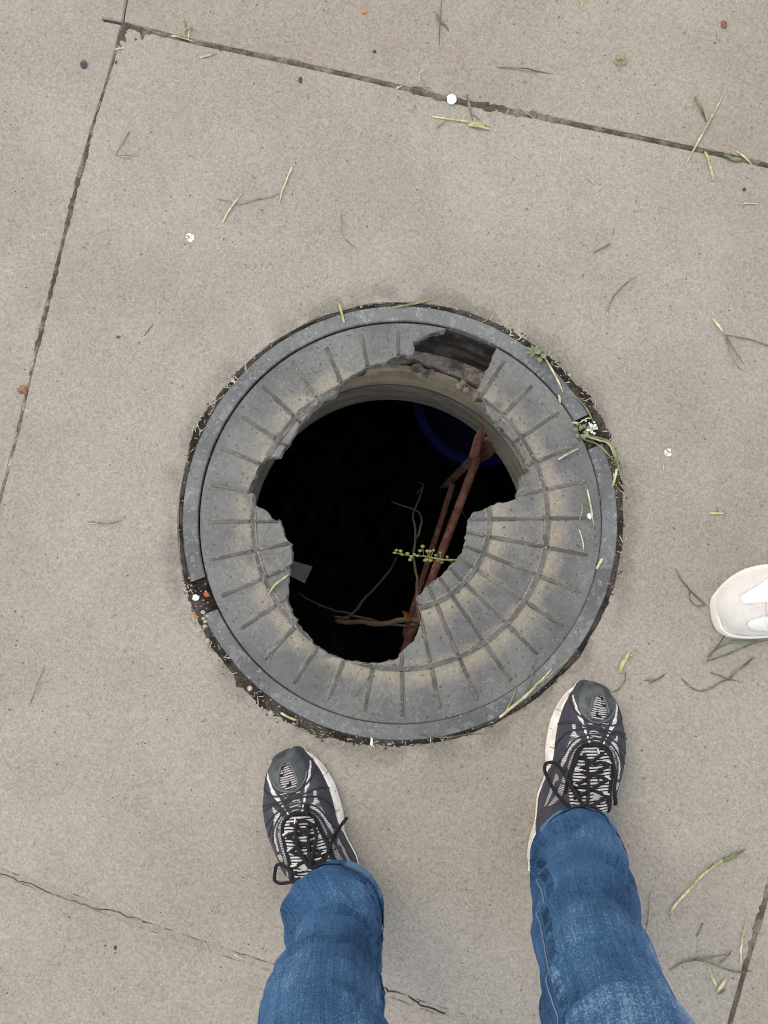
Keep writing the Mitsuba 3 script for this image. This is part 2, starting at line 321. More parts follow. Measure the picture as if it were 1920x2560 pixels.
# the ground all round, reaching the horizon
gr = Polygon([(-150, -150), (150, -150), (150, 150), (-150, 150)], [box(-2.19, -2.19, 2.19, 2.19).exterior.coords])
v, f = tri(gr); obj('ground', trimesh.Trimesh(np.c_[v, np.full(len(v), -0.004)], f, process=False), 'mat_concrete_1')
tag('ground', 'flat grey-beige concrete paving that runs on beyond the slabs', None, None, 'structure')
v, f = tri(box(-2.21, -2.21, 2.21, 2.21).difference(Point(CX, CY).buffer(RO + 0.012, 64)))
obj('joint_bed', trimesh.Trimesh(np.c_[v, np.full(len(v), -0.011)], f, process=False), 'mat_soil')
tag('joint_bed', 'dark soil bed showing in the open joints between the slabs', None, None, 'structure')

def mound(line, wl, wr, hgt, seed, closed=False, step=0.0016, m=17, freq=90, amp=0.0022, base=-0.0022):
    """Soil lying in and over a joint: a low ridge that dips under the slabs at an uneven outline"""
    c = np.asarray(line, float)[:, :2]; n = len(c)
    wl, wr = (np.broadcast_to(np.asarray(w, float), (n,)) for w in (wl, wr))
    t = np.gradient(c, axis=0) if not closed else np.roll(c, -1, 0) - np.roll(c, 1, 0)
    t /= np.linalg.norm(t, axis=1, keepdims=True)
    nn = np.c_[-t[:, 1], t[:, 0]]
    s = np.linspace(-1, 1, m); hgt = np.broadcast_to(np.asarray(hgt, float), (n,))[:, None]
    off = np.where(s < 0, s * wr[:, None], s * wl[:, None])
    xy = c[:, None] + nn[:, None] * off[..., None]
    z = base + (hgt - base) * (1 - np.abs(s) ** 1.6)[None] + (meshkit.fbm(np.concatenate([xy * freq, np.full((n, m, 1), seed)], -1), 4, seed) - 0.5) * 2 * amp
    return trimesh.Trimesh(np.concatenate([xy, z[..., None]], -1).reshape(-1, 3), grid_faces(n, m, closed and False), process=False)
def patchy(line, seed, lo, hi):
    q = np.c_[line[:, :2] * 16, np.full(len(line), seed)]
    return lo + (hi - lo) * np.clip((meshkit.fbm(q, 3, seed) - .28) / .42, 0, 1)
def widths(line, table):
    """table: (fraction of the length, left width mm, right width mm)"""
    s = np.r_[0, np.cumsum(np.linalg.norm(np.diff(line, axis=0), axis=1))]; s /= s[-1]
    tb = np.array(table, float)
    return np.interp(s, tb[:, 0], tb[:, 1]) / 1000, np.interp(s, tb[:, 0], tb[:, 2]) / 1000
tl = densify(TJ, 0.0016); wl, wr = widths(tl, [(0, 4, 26), (.03, 3, 30), (.06, 5, 10), (.1, 5, 5), (.14, 4, 8), (.2, 6, 7), (.28, 5, 6), (.36, 6, 7), (.42, 9, 8), (.5, 11, 8), (.58, 10, 10), (.63, 5, 6), (.75, 4, 4), (.85, 4, 4), (.9, 7, 5), (1, 5, 4)])
tag(obj('joint_soil', mound(tl, wl, wr, patchy(tl, 21, .0002, .0024), 21, amp=0.0026), 'mat_joint_soil'), 'dark brown soil filling the long top slab joint', None, None, 'structure')
ll = densify(LJ[2:], 0.0016); wl, wr = widths(ll, [(0, 16, 2), (.05, 14, 3), (.1, 5, 4), (.2, 5, 3), (.28, 6, 4), (.36, 6, 6), (.45, 5, 4), (.55, 4, 4), (.62, 5, 6), (.7, 4, 4), (.8, 2.5, 2.5), (.9, 2, 2), (1, 6, 6)])
tag(obj('joint_soil', mound(ll, wl * 1.1, wr * 1.1, patchy(ll, 22, -.0022, .0026), 22, amp=0.0024, freq=150), 'mat_joint_soil'), 'dark soil filling the left slab joint', None, None, 'structure')
l2 = densify(LJ[8:], 0.0016); wl, wr = widths(l2, [(0, .5, .5), (.3, 2, 2), (1, 2.4, 2.4)])
tag(obj('joint_fill', mound(l2, wl, wr, 0.0012, 25, amp=0.0014, base=-.0004), 'mat_joint_pale'), 'pale dust filling the lower part of the left slab joint', None, None, 'structure')
rl = densify(RJ[1:], 0.0016); wl, wr = widths(rl, [(0, 4, 4), (.3, 5, 8), (.45, 6, 10), (.6, 4, 5), (.75, 4, 8), (1, 4, 4)])
tag(obj('joint_soil', mound(rl, wl, wr, 0.0010, 23, amp=0.0026), 'mat_joint_soil'), 'dark soil filling the slab joint at the lower right', None, None, 'structure')
# the bottom joint is mended with mortar, which has cracked
bl = densify(BJ, 0.003)
crack1 = pts(ZG, '-60,400 0,425 60,440 110,470 180,480 250,520 340,555 420,580 500,610 570,630 640,632 690,650 740,675 790,672 830,700 900,715 960,722 1010,740 1045,765 1080,755 1110,785 1160,800 1190,820 1230,815 1280,850')[:, :2]
crack2 = pts(ZG, '1390,880 1430,878 1470,876 1500,900 1540,908 1580,915 1600,930')[:, :2]
crack3 = pts(Z7, '1150,1375 1180,1370 1205,1360 1230,1385 1270,1390 1310,1400 1350,1410 1375,1400 1400,1420 1430,1460 1470,1480 1500,1505 1560,1515 1620,1540 1700,1570')[:, :2]
fill = Polygon(edge_noise(np.vstack([bl + [0, 0.0062], (bl - [0, 0.0058])[::-1]]), 0.004, 31)).buffer(0)
cr = unary_union([LineString(edge_noise(densify(c, 0.002), 0.0025, 33 + i, 160)).buffer(w) for i, (c, w) in enumerate(((crack1, 0.0008), (crack2, 0.0011), (crack3, 0.0013)))])
tag(obj('joint_mortar', join([slab(g, 0.0003, 0.0006, 0.0003, -0.012) for g in polys(fill.difference(cr))]), 'mat_mortar'), 'pale mortar mending the lower slab joint, cracked along its length', None, None, 'structure')

# soil and grit round the manhole frame
s = np.linspace(0, 1, 34)
rr = RO - 0.001 + gw[:, None] * s[None] * 1.25
xy = np.stack([CX + rr * np.cos(ga)[:, None], CY + rr * np.sin(ga)[:, None]], -1)
z = -0.0030 + 0.0046 * np.sin(np.pi * np.clip(s * 0.8 + 0.18, 0, 1))[None] ** 0.8 + (meshkit.fbm(np.concatenate([xy * 110, np.zeros((na, 34, 1))], -1), 4, 45) - 0.5) * 0.0040 + (meshkit.fbm(np.concatenate([xy * 420, np.zeros((na, 34, 1))], -1), 2, 46) - 0.5) * 0.0026
z[:, -1] = -0.006
tag(obj('frame_soil', trimesh.Trimesh(np.concatenate([xy, z[..., None]], -1).reshape(-1, 3), grid_faces(na, 34), process=False), 'mat_soil'), 'black gritty soil packed round the manhole frame', None, None, 'structure')

# ------------------------------------------------------------------ manhole frame
frame = thing('manhole_ring', 'blue-grey ring frame of the broken manhole, set in the concrete and notched on two sides', 'manhole ring')
prof = [(RO - 0.002, 0.0012), (RO, -0.001), (RO, -0.10), (RI + 0.004, -0.10), (RI, -0.09), (RI, -0.0005), (RI + 0.0015, 0.0012)]
cs = manifold3d.CrossSection([np.array(prof)[::-1]])
ringm = manifold3d.Manifold.revolve(cs, 360)
for ang, w0 in ((25.0, 0.047), (201.2, 0.050)):   # the two notches
    cut = manifold3d.Manifold.cube([0.06, w0, 0.05], True).translate([RO - 0.005, 0, 0.002]).rotate([0, 0, ang])
    ringm = ringm - cut
ringm = ringm.translate([CX, CY, 0])
mm = ringm.to_mesh(); ringt = trimesh.Trimesh(mm.vert_properties[:, :3], mm.tri_verts, process=False)
obj('flange', ringt, 'mat_frame', frame, smooth=30)
seat = revolve([(RI + 0.001, -0.004), (RI - 0.001, -0.030), (RI - 0.004, -0.034), (RI - 0.006, -0.040), (RI - 0.012, -0.041), (RI - 0.014, -0.052), (RI - 0.020, -0.054), (RI - 0.021, -0.066), (RI - 0.024, -0.070), (RI - 0.025, -0.080), (RI + 0.01, -0.088)], (CX, CY), 360, [0, .001, .0015, .0015, .002, .002, .002, .002, .002, .002, 0])
obj('seat', seat, 'mat_grime', frame, smooth=40)
for ang in (134, 167, 300, 48):                                     # small moulded circles on the flange
    a = math.radians(ang); c = np.array([CX + 0.303 * math.cos(a), CY + 0.303 * math.sin(a), 0.0012]); t = np.linspace(0, 2 * np.pi, 33)
    obj('moulded_circle', tube(np.c_[c[0] + 0.0085 * np.cos(t), c[1] + 0.0085 * np.sin(t), np.full(33, c[2])], 0.0006, 6, caps=False), 'mat_frame', frame, smooth=True)

# ------------------------------------------------------------------ broken cover
hole_px = ([Z2(*q) for q in ((372, 286), (320, 300), (265, 318), (200, 345), (150, 375), (158, 410), (155, 435), (140, 460), (110, 462), (75, 458), (35, 475), (0, 485))] +
 [Z1(*q) for q in ((1600, 470), (1545, 490), (1490, 515), (1440, 525), (1390, 545), (1330, 570), (1280, 600), (1215, 640), (1187, 668), (1178, 700), (1160, 727), (1130, 750), (1080, 775), (1040, 800), (1005, 830), (985, 850), (955, 890), (920, 930), (880, 990), (855, 1040), (825, 1080), (790, 1130), (770, 1160), (700, 1180), (640, 1205), (620, 1250), (600, 1300), (575, 1340), (560, 1380), (556, 1420), (590, 1420), (595, 1450), (600, 1490), (625, 1515), (660, 1530), (690, 1555), (710, 1590), (745, 1605), (770, 1625))] +
 [Z3(*q) for q in ((765, 0), (785, 40), (800, 70), (805, 110), (830, 150), (855, 158), (845, 190), (862, 240), (855, 290), (835, 320), (840, 380), (830, 430), (832, 475), (822, 530), (825, 570), (840, 610), (850, 645), (870, 670), (895, 695), (890, 720), (920, 760), (960, 800), (990, 830), (1000, 860), (1040, 890), (1090, 915), (1140, 940), (1200, 965), (1270, 985), (1380, 1000), (1450, 992), (1520, 985))] +
 [Z4(*q) for q in ((0, 972), (40, 960), (75, 920), (110, 880), (150, 840), (175, 800), (195, 750), (203, 700), (203, 655), (195, 620), (185, 580), (165, 550), (180, 520), (215, 490), (245, 460), (290, 420), (330, 395), (370, 350), (420, 300), (460, 265), (490, 230), (500, 180), (510, 140), (520, 80), (530, 30))] +
 [Z2(*q) for q in ((540, 1590), (560, 1545), (610, 1535), (650, 1525), (680, 1505), (740, 1485), (800, 1475), (850, 1460), (870, 1445), (875, 1400), (890, 1340), (895, 1300), (930, 1290), (945, 1260), (925, 1220), (905, 1180), (890, 1130), (870, 1095), (830, 1060), (790, 1010), (760, 975), (740, 960), (700, 910), (660, 860), (650, 810), (625, 745), (603, 705), (610, 660), (630, 620), (650, 580), (690, 500), (712, 430))])
hp = np.array(hole_px)[:, :2]
hp = edge_noise(densify(hp, 0.0012), 0.0022, 51, 130)
outw = [(CX + 0.33 * math.cos(a), CY + 0.33 * math.sin(a)) for a in np.linspace(math.atan2(hp[-1][1] - CY, hp[-1][0] - CX), math.atan2(hp[0][1] - CY, hp[0][0] - CX), 8)]
holeP = Polygon(np.vstack([hp, outw])).buffer(0)
disk = Polygon([(CX + .0008 + RC * math.cos(a), CY - .0010 + RC * math.sin(a)) for a in np.linspace(0, 2 * np.pi, 400, endpoint=False)])
coverP = max(polys(disk.difference(holeP)), key=lambda g: g.area)
cover = thing('manhole_cover', 'grey composite manhole cover with radial ribs, its middle broken out in a ragged hole', 'manhole cover')
def cover_top(poly, top):
    inner = poly.buffer(-0.0012); ms = []
    b = LineString(poly.exterior.coords)
    for g in polys(inner):
        v, f = tri(g); ms.append(trimesh.Trimesh(np.c_[v, np.full(len(v), top)], f, process=False))
    for g in polys(poly.difference(inner)):
        v, f = tri(g); d = shapely.distance(shapely.points(v), b)
        ms.append(trimesh.Trimesh(np.c_[v, np.where(d < 0.0003, top - 0.0010, top)], f, process=False))
    m = join(ms); f = np.array(m.faces); bad = m.face_normals[:, 2] < 0; f[bad] = f[bad][:, ::-1]
    return trimesh.Trimesh(m.vertices, f, process=False)
obj('plate', cover_top(coverP, -0.0008), 'mat_cover', cover)
# the side of the plate: smooth on the rim, torn on the break
c = np.asarray(coverP.exterior.coords)[:, :2]
if not coverP.exterior.is_ccw: c = c[::-1]
t = np.roll(c, -1, 0) - np.roll(c, 1, 0); nrm = np.c_[t[:, 1], -t[:, 0]] / (np.linalg.norm(t, axis=1, keepdims=True) + 1e-9)
onrim = np.hypot(c[:, 0] - CX, c[:, 1] - CY) > RC - 0.0028
lev = np.array([-0.0018, -0.005, -0.009, -0.013, -0.018, -0.023, -0.028]); vs = []
for k, zz in enumerate(lev):
    d = np.zeros(len(c)) if k == 0 else np.where(onrim, -0.0005, (meshkit.fbm(np.c_[c * 170, np.full(len(c), k * 0.9)], 3, 61) - 0.62) * 0.007)
    vs.append(np.c_[c + nrm * d[:, None], np.full(len(c), zz)])
obj('broken_edge', trimesh.Trimesh(np.vstack(vs), grid_faces(len(lev), len(c), True), process=False), 'mat_break', cover)
def rib_mesh(poly, top, ch):
    ms = []
    for g in polys(poly):
        if g.area > 4e-6: ms.append(slab(g, top, ch, 0.0028, -0.0012))
    return join(ms) if ms else None
safe = coverP.buffer(-0.0006)
for k in range(NR):
    a = A0 + k * 2 * np.pi / NR
    for r0, r1, w in ((RA + 0.0035, 0.279 - 0.004 * (k % 3 == 1), 0.0039), (RB + 0.0035, RA - 0.0035, 0.0037), (0.085, RB - 0.0035, 0.0032)):
        u, n = np.array([math.cos(a), math.sin(a)]), np.array([-math.sin(a), math.cos(a)])
        q = np.array([CX, CY]) + np.array([u * r0 - n * w, u * r1 - n * w * 0.85, u * r1 + n * w * 0.85, u * r0 + n * w])
        m = rib_mesh(Polygon(q).intersection(safe), 0.0022, 0.0018)
        if m is not None: obj('radial_rib', m, 'mat_rib', cover)
for r in (RA, RB):
    m = rib_mesh(Point(CX, CY).buffer(r + 0.0052, 96).difference(Point(CX, CY).buffer(r - 0.0050, 96)).intersection(safe), 0.0021, 0.0019)
    obj('ring_rib', m, 'mat_rib', cover)

# ------------------------------------------------------------------ shaft below
NX, NY = CX - 0.015, CY - 0.004
shaft = thing('manhole_shaft', 'round concrete shaft under the broken cover, tan at its neck and black below', 'manhole shaft')
obj('mortar_collar', revolve([(0.290, -0.072), (0.270, -0.079), (0.265, -0.084), (0.261, -0.089), (0.258, -0.094), (0.254, -0.099), (0.2535, -0.112)], (NX + .006, NY), 420, [.001, .004, .006, .006, .005, .003, .001], 71, 45), 'mat_collar', shaft, smooth=50)
obj('neck', revolve([(0.2525, -0.094), (0.2505, -0.17), (0.2500, -0.232)], (NX, NY), 300, 0.0006, 72, 20), 'mat_neck', shaft, smooth=40)
obj('neck_ring', revolve([(0.2490, -0.2325), (0.2475, -0.28), (0.2470, -0.355), (0.2500, -0.362), (0.30, -0.364)], (NX, NY), 300, 0.0006, 73, 20), 'mat_neck_ring', shaft, smooth=40)
obj('chamber_wall', revolve([(0.295, -0.362), (0.50, -0.42), (0.53, -0.60), (0.53, -1.40)], (NX, NY), 64), 'mat_chamber', shaft, smooth=40)
FLOOR = -1.30
gx = np.linspace(-0.56, 0.56, 120); X, Y = np.meshgrid(gx, gx, indexing='ij')
zf = FLOOR + 0.10 * meshkit.fbm(np.stack([X * 7, Y * 7, X * 0], -1), 4, 81)
obj('mud_floor', trimesh.Trimesh(np.stack([X + NX, Y + NY, zf], -1).reshape(-1, 3), grid_faces(120, 120), process=False), 'mat_mud', shaft, smooth=True)
tag(shaft + '__neck', 'tan concrete neck ring, rust-stained near the top')
for i in range(26):                                                 # lumps of mortar left on the collar
    a = math.radians(rng.uniform(38, 64) if i < 16 else rng.uniform(70, 140)); rr_ = rng.uniform(.243, .258); s_ = rng.uniform(.004, .010)
    obj('mortar_lump', blob((NX + rr_ * math.cos(a), NY + rr_ * math.sin(a), rng.uniform(-.104, -.088)), (s_, s_ * .9, s_ * .8), i + 3, 2, .8, 2.2), 'mat_collar', shaft, smooth=True)

# ------------------------------------------------------------------ the photographer: sneakers
SL = 0.295
hl, tl_ = Z5(1232, 2244, .02)[:2], Z5(600, 215, .02)[:2]
dL = unit(tl_ - hl); exL = np.array([dL[1], -dL[0]])              # local x points to the inner side of the foot
class Frame:
    def __init__(s, o, d, ex): s.o, s.d, s.ex = o, d, ex
    def loc(s, w): w = np.asarray(w)[..., :2] - s.o; return np.stack([w @ s.ex, w @ s.d], -1)
    def wor(s, l, z): l = np.asarray(l); return np.concatenate([s.o + l[..., :1] * s.ex + l[..., 1:2] * s.d, np.broadcast_to(np.asarray(z, float), l.shape[:-1])[..., None]], -1)
FL = Frame(hl, dL, exL)
wc = FL.loc(Z5(500, 505, .045))
angR = math.radians(11.2); dR = np.array([math.sin(angR), math.cos(angR)]); exR = np.array([-dR[1], dR[0]])
FR = Frame(Z6(890, 370, .045)[:2] - wc[0] * exR - wc[1] * dR, dR, exR)
def edge_fn(f, fr, s, z, extra):
    l = fr.loc(pts(f, s, z)); l = np.vstack([l, extra]); l = l[np.argsort(l[:, 1])]
    keep = np.r_[True, np.diff(l[:, 1]) > 1e-4]
    return l[keep]
tip = FL.loc(Z5(540, 212, .02))
LEN = tip[1] + 0.001
lat = edge_fn(Z5, FL, '470,240 380,290 320,360 280,450 250,600 230,750 230,870 250,1000 290,1130 340,1250 385,1340 430,1440', .028, [[-.036, .09], [-.034, .055], [-.031, .03], [-.022, .009], [0, 0.0]])
med = edge_fn(Z5, FL, '620,218 660,262 760,350 830,430 890,540 930,640 960,740 985,850 1010,960 1040,1050 1100,1190 1150,1285 1205,1400', .035, [[.030, .09], [.028, .055], [.025, .03], [.019, .009], [0, 0.0]])
solem = edge_fn(Z5, FL, '640,213 750,280 850,370 920,470 990,600 1030,720 1060,830 1078,960 1078,1090', .012, np.vstack([[[0, -0.003]], FR.loc(pts(Z6, '400,1200 335,1440 280,1525 220,1645 182,1780 166,1900 172,2050', .018)), [[.027, .012]]]))
def cap(l):
    l = l[np.argsort(l[:, 1])]; l = l[l[:, 1] < LEN - 0.004]; x1, y1 = l[-1]; q = np.linspace(.12, 1, 9) * np.pi / 2
    l = np.vstack([l, np.c_[tip[0] + (x1 - tip[0]) * np.cos(q), y1 + (LEN - y1) * np.sin(q)]]); l = l[np.argsort(l[:, 1])]; return l[np.r_[np.diff(l[:, 1]) > 2e-4, True]]
lat, med, solem = cap(lat), cap(med), cap(solem)
fl, fm, fsm = (PchipInterpolator(q[:, 1], q[:, 0]) for q in (lat, med, solem))
hy = np.array([(0, .075), (.02, .098), (.06, .106), (.10, .101), (.135, .089), (.165, .078), (.195, .066), (.22, .058), (LEN - .045, .051), (LEN - .025, .044), (LEN - .011, .037), (LEN - .004, .031), (LEN, .024)])
fh = PchipInterpolator(hy[:, 0], hy[:, 1])
Z0, PW = 0.012, 2.5
def mid_x(y): return 0.5 * (fl(y) + fm(y)) - 0.002
class Last: pass
LAST = Last(); LAST.fl, LAST.fm, LAST.fh, LAST.n, LAST.z0, LAST.p = fl, fm, fh, LEN, Z0, PW
def zsurf(l, S=None):
    S = S or LAST
    l = np.asarray(l, float); y = np.clip(l[..., 1], 0.002, S.n - 0.0008)
    xr = 0.5 * (S.fl(y) + S.fm(y)) - 0.002; t = np.where(l[..., 0] > xr, (l[..., 0] - xr) / np.maximum(S.fm(y) - xr, 1e-4), (xr - l[..., 0]) / np.maximum(xr - S.fl(y), 1e-4))
    return S.z0 + (S.fh(y) - S.z0) * (1 - np.clip(t, 0, 0.9985) ** S.p) ** (1 / S.p)
def upper_mesh(fr, S=None):
    S = S or LAST; fl, fm, fh, LEN, Z0, PW = S.fl, S.fm, S.fh, S.n, S.z0, S.p; mid_x = lambda y: 0.5 * (fl(y) + fm(y)) - 0.002
    s = np.linspace(0, 1, 90); ys = LEN * (1 - (1 - s) ** 1.7) * 0.9995; ys[0] = 0.0004
    ph = np.linspace(np.pi, 0, 61)
    c, sn = np.cos(ph), np.sin(ph)
    t = np.sign(c) * np.abs(c) ** (2 / PW); h = np.abs(sn) ** (2 / PW)
    xr = mid_x(ys)
    x = xr[:, None] + np.where(t[None] > 0, (fm(ys) - xr)[:, None], (xr - fl(ys))[:, None]) * t[None]
    z = Z0 + (fh(ys) - Z0)[:, None] * h[None]
    l = np.stack([x, np.broadcast_to(ys[:, None], x.shape)], -1)
    w = fr.wor(l, z)
    f = grid_faces(90, 61)
    m = trimesh.Trimesh(w.reshape(-1, 3), f, process=False)
    return m, l.reshape(-1, 2)
def trace(f, s):
    """traced in the left shoe's view -> local plan points on the upper"""
    q = [tuple(map(float, a.split(','))) for a in s.split()]
    z = np.full(len(q), .05)
    for _ in range(4):
        l = np.array([FL.loc(f(x, y, zz)) for (x, y), zz in zip(q, z)]); z = zsurf(l)
    return l
def patch(fr, poly, off, step=0.0022, drop=0.0012, S=None):
    """A thin layer lying on the upper, its outline given in plan"""
    vs, fs, ls, n0 = [], [], [], 0
    for g in polys(poly.buffer(0)):
        g = g.simplify(0.0001)
        def ring_pts(r): return densify(np.asarray(r.coords)[:, :2], step)[:-1]
        rim = np.vstack([ring_pts(r) for r in [g.exterior, *g.interiors]])
        x0, y0, x1, y1 = g.bounds
        gxx, gyy = np.meshgrid(np.arange(x0, x1, step), np.arange(y0, y1, step))
        inn = np.c_[gxx.ravel(), gyy.ravel()]
        core = g.buffer(-step * 0.45)
        inn = inn[shapely.contains_xy(core, inn[:, 0], inn[:, 1])] if len(inn) else inn.reshape(0, 2)
        rim2 = [ring_pts(r) for q in polys(g.buffer(-0.0005)) for r in [q.exterior, *q.interiors]]
        p = np.vstack([rim] + rim2 + [inn])
        if len(p) < 4: continue
        tr = Delaunay(p).simplices
        tr = tr[shapely.contains_xy(g, *p[tr].mean(1).T)]
        z = zsurf(p, S) + off; z[:len(rim)] -= drop
        a = p[tr]; cr_ = (a[:, 1, 0] - a[:, 0, 0]) * (a[:, 2, 1] - a[:, 0, 1]) - (a[:, 1, 1] - a[:, 0, 1]) * (a[:, 2, 0] - a[:, 0, 0])
        w = fr.wor(p, z)
        if (fr.ex[0] * fr.d[1] - fr.ex[1] * fr.d[0]) < 0: cr_ = -cr_
        tr[cr_ < 0] = tr[cr_ < 0][:, ::-1]
        vs.append(w); fs.append(tr + n0); ls.append(p); n0 += len(p)
    if not vs: return None, None
    return trimesh.Trimesh(np.vstack(vs), np.vstack(fs), process=False), np.vstack(ls)

def stripe_col(period, slope, wav, duty, black, white, key):
    def fn(p, n, uv):
        t = (uv.y + slope * uv.x) / period + wav * (noise(uv.x * 160, uv.y * 160, key) - 0.5) + 0.25 * wav * noise(uv.x * 700, uv.y * 700, key)
        s = dr.abs(t - dr.round(t)) * 2
        k = smoothstep(duty - 0.16, duty + 0.16, s)
        g = 0.8 + 0.4 * noise(uv.x * 1500, uv.y * 1500, 1.0)
        brk = smoothstep(0.12, 0.20, noise(uv.x * 200, uv.y * 200, key + 3))
        return mix(black, white, k * brk) * g
    return fn
weave = lambda p, n, uv: noise(uv.x * 1400, uv.y * 1400, 2.0)
mat('mat_upper', tex(lambda p, n, uv: mix((0.032, 0.031, 0.045), (0.072, 0.070, 0.095), fbm(p.x * 60, p.y * 60, p.z * 60, 2)) * (0.75 + 0.45 * noise(p.x * 900, p.y * 900, p.z * 900))), 0.75, 0.3,
    lambda p, n, uv: noise(p.x * 900, p.y * 900, p.z * 900), 0.0004)
mat('mat_toe_rubber', tex(lambda p, n, uv: mix((0.022, 0.029, 0.034), (0.062, 0.074, 0.080), smoothstep(0.35, 0.7, fbm(p.x * 70, p.y * 70, p.z * 70, 3))) * (0.85 + 0.3 * noise(p.x * 900, p.y * 900, p.z * 900))), 0.38, 0.6,
    lambda p, n, uv: noise(p.x * 800, p.y * 800, p.z * 800), 0.0002)
mat('mat_rubber_edge', (0.085, 0.095, 0.105), 0.35, 0.6)
mat('mat_tongue_knit', tex(stripe_col(0.0040, 0.22, 0.25, 0.46, (0.012, 0.012, 0.014), (0.52, 0.52, 0.55), 1.0)), 0.85, 0.2)
mat('mat_window_knit', tex(stripe_col(0.0029, 0.05, 0.35, 0.50, (0.014, 0.014, 0.017), (0.46, 0.46, 0.50), 5.0)), 0.85, 0.2)
mat('mat_band_knit', tex(stripe_col(0.0021, 0.1, 0.3, 0.50, (0.05, 0.05, 0.055), (0.46, 0.46, 0.49), 9.0)), 0.85, 0.2)
mat('mat_outer_knit', tex(stripe_col(0.0024, 0.5, 0.3, 0.30, (0.10, 0.10, 0.11), (0.56, 0.56, 0.59), 12.0)), 0.85, 0.2)
mat('mat_white_knit', tex(lambda p, n, uv: C((0.72, 0.72, 0.74)) * (0.55 + 0.55 * noise(uv.x * 900, uv.y * 900, 1.0))), 0.85, 0.2)
mat('mat_black_line', tex(lambda p, n, uv: mix((0.014, 0.014, 0.017), (0.035, 0.035, 0.042), noise(p.x * 300, p.y * 300, p.z * 300))), 0.5, 0.4)
mat('mat_lace', tex(lambda p, n, uv: mix((0.010, 0.010, 0.012), (0.026, 0.026, 0.030), noise(p.x * 800, p.y * 800, p.z * 800))), 0.85, 0.2, lambda p, n, uv: noise(p.x * 1200, p.y * 1200, p.z * 1200), 0.0004)
mat('mat_grey_emblem', (0.30, 0.31, 0.31), 0.35, 0.5)
def sole_col(p, n, uv):
    m = fbm(p.x * 60, p.y * 60, p.z * 60, 3)
    c = mix((0.84, 0.83, 0.79), (0.64, 0.61, 0.55), smoothstep(0.45, 0.75, m)) * (0.9 + 0.15 * noise(p.x * 700, p.y * 700, p.z * 700))
    t = uv.y * 38.0 + 0.15 * noise(uv.y * 90, p.z * 60, 1.0); s = dr.abs(t - dr.round(t))
    return mix(c, C((0.20, 0.18, 0.16)), 0.75 * (1 - smoothstep(0.014, 0.035, s)) * smoothstep(0.25, 0.5, noise(uv.y * 120, p.z * 200, 4.0)))
mat('mat_sole', tex(sole_col), 0.6, 0.3)

ZONES = dict(
    toe='285,440 290,340 360,255 460,195 560,180 630,205 655,255 668,305 688,380 692,440 672,520 640,580 590,632 520,655 450,662 405,632 380,622 340,572 308,510',
    window='465,368 505,388 540,440 570,510 588,570 570,612 520,636 462,632 425,592 414,520 420,440 440,390',
    s1='268,462 290,470 305,520 325,580 350,640 385,695 415,735 445,790 475,840 515,895 520,915 500,910 470,860 430,810 400,775 365,740 335,700 315,640 295,580 275,520',
    s2='722,318 738,330 745,400 735,450 735,500 722,540 720,590 700,640 690,690 688,740 668,780 662,830 655,870 632,870 640,810 652,760 655,700 668,640 680,590 690,540 705,500 712,440 722,390',
    s3='755,652 785,650 800,700 812,735 830,770 850,830 890,905 940,980 972,1082 955,1092 900,1002 850,922 790,862 735,832 738,782 768,735 760,690',
    s4='335,803 350,812 362,850 412,880 437,930 402,980 378,1050 376,1150 395,1240 412,1290 384,1272 355,1180 346,1080 345,980 360,920 340,870',
    br='722,862 790,900 850,960 890,1030 940,1130 990,1230 1050,1340 1120,1440 1162,1482 1088,1462 1018,1402 958,1292 938,1202 888,1112 838,1002 788,922 728,884',
    bl='455,918 420,960 395,1020 390,1100 410,1200 440,1300 460,1400 480,1500 500,1600 522,1642 542,1602 500,1480 480,1350 452,1230 427,1120 427,1040 452,970',
    sm1='400,672 440,680 480,668 500,690 470,740 440,720', sm2='580,600 640,560 660,570 640,640 600,690 580,660',
    sm3='500,800 560,740 620,735 640,800 600,850 540,870',
    tongue='480,960 560,912 680,902 750,932 790,1000 830,1100 880,1200 920,1320 945,1420 900,1600 620,1650 560,1540 520,1400 480,1280 457,1150 452,1050',
    em='1008,1165 1022,1136 1052,1132 1075,1160 1086,1230 1112,1320 1150,1400 1192,1472 1150,1442 1108,1370 1068,1290 1042,1222 1014,1214',
    el='386,1322 420,1308 446,1360 440,1392 412,1372', tab='612,1400 660,1388 700,1420 705,1470 660,1480 620,1450')
ZP = {k: Polygon(spline(np.vstack([trace(Z5, v), trace(Z5, v)[:1]]), 0.0015)).buffer(0) for k, v in ZONES.items()}
jag = lambda g, s: Polygon(edge_noise(densify(np.asarray(polys(g)[0].exterior.coords)[:, :2], 0.0008), 0.0016, s, 260)).buffer(0)
LINES = ['240,620 290,680 360,710 450,700 560,668 640,620 720,540 768,440 770,350', '230,800 300,790 400,770 520,730 650,690 760,640 850,615 925,600',
    '230,850 330,810 450,788 560,732 700,708 800,712 880,742 950,800 985,850', '270,1010 330,930 420,850 520,800 620,780 720,790 800,820 870,890 920,960 1000,1030',
    '345,1190 350,1060 390,960 450,880 540,832 650,830 730,840 800,890 850,960 900,1050 950,1160', '300,1120 320,1040 350,970', '250,470 262,540 250,620']
RIDGES = ['430,375 402,480 393,580', '520,365 570,470 606,572', '300,440 340,560 410,640 520,662 600,632 670,540 694,440']
EYES = ['576,925 570,990', '445,1106 500,1073', '493,1268 545,1230', '528,1426 592,1413', '762,1142 842,1112', '843,1298 897,1272', '720,965 770,972']
CROSS = ['475,1120 560,1085 640,1085 720,1030 790,1000', '800,1130 700,1095 600,1030 520,990', '520,1275 610,1225 700,1200 790,1150', '870,1290 770,1255 640,1190 480,1115', '560,1440 650,1390 760,1330 870,1300', '910,1430 800,1395 660,1330 525,1275']
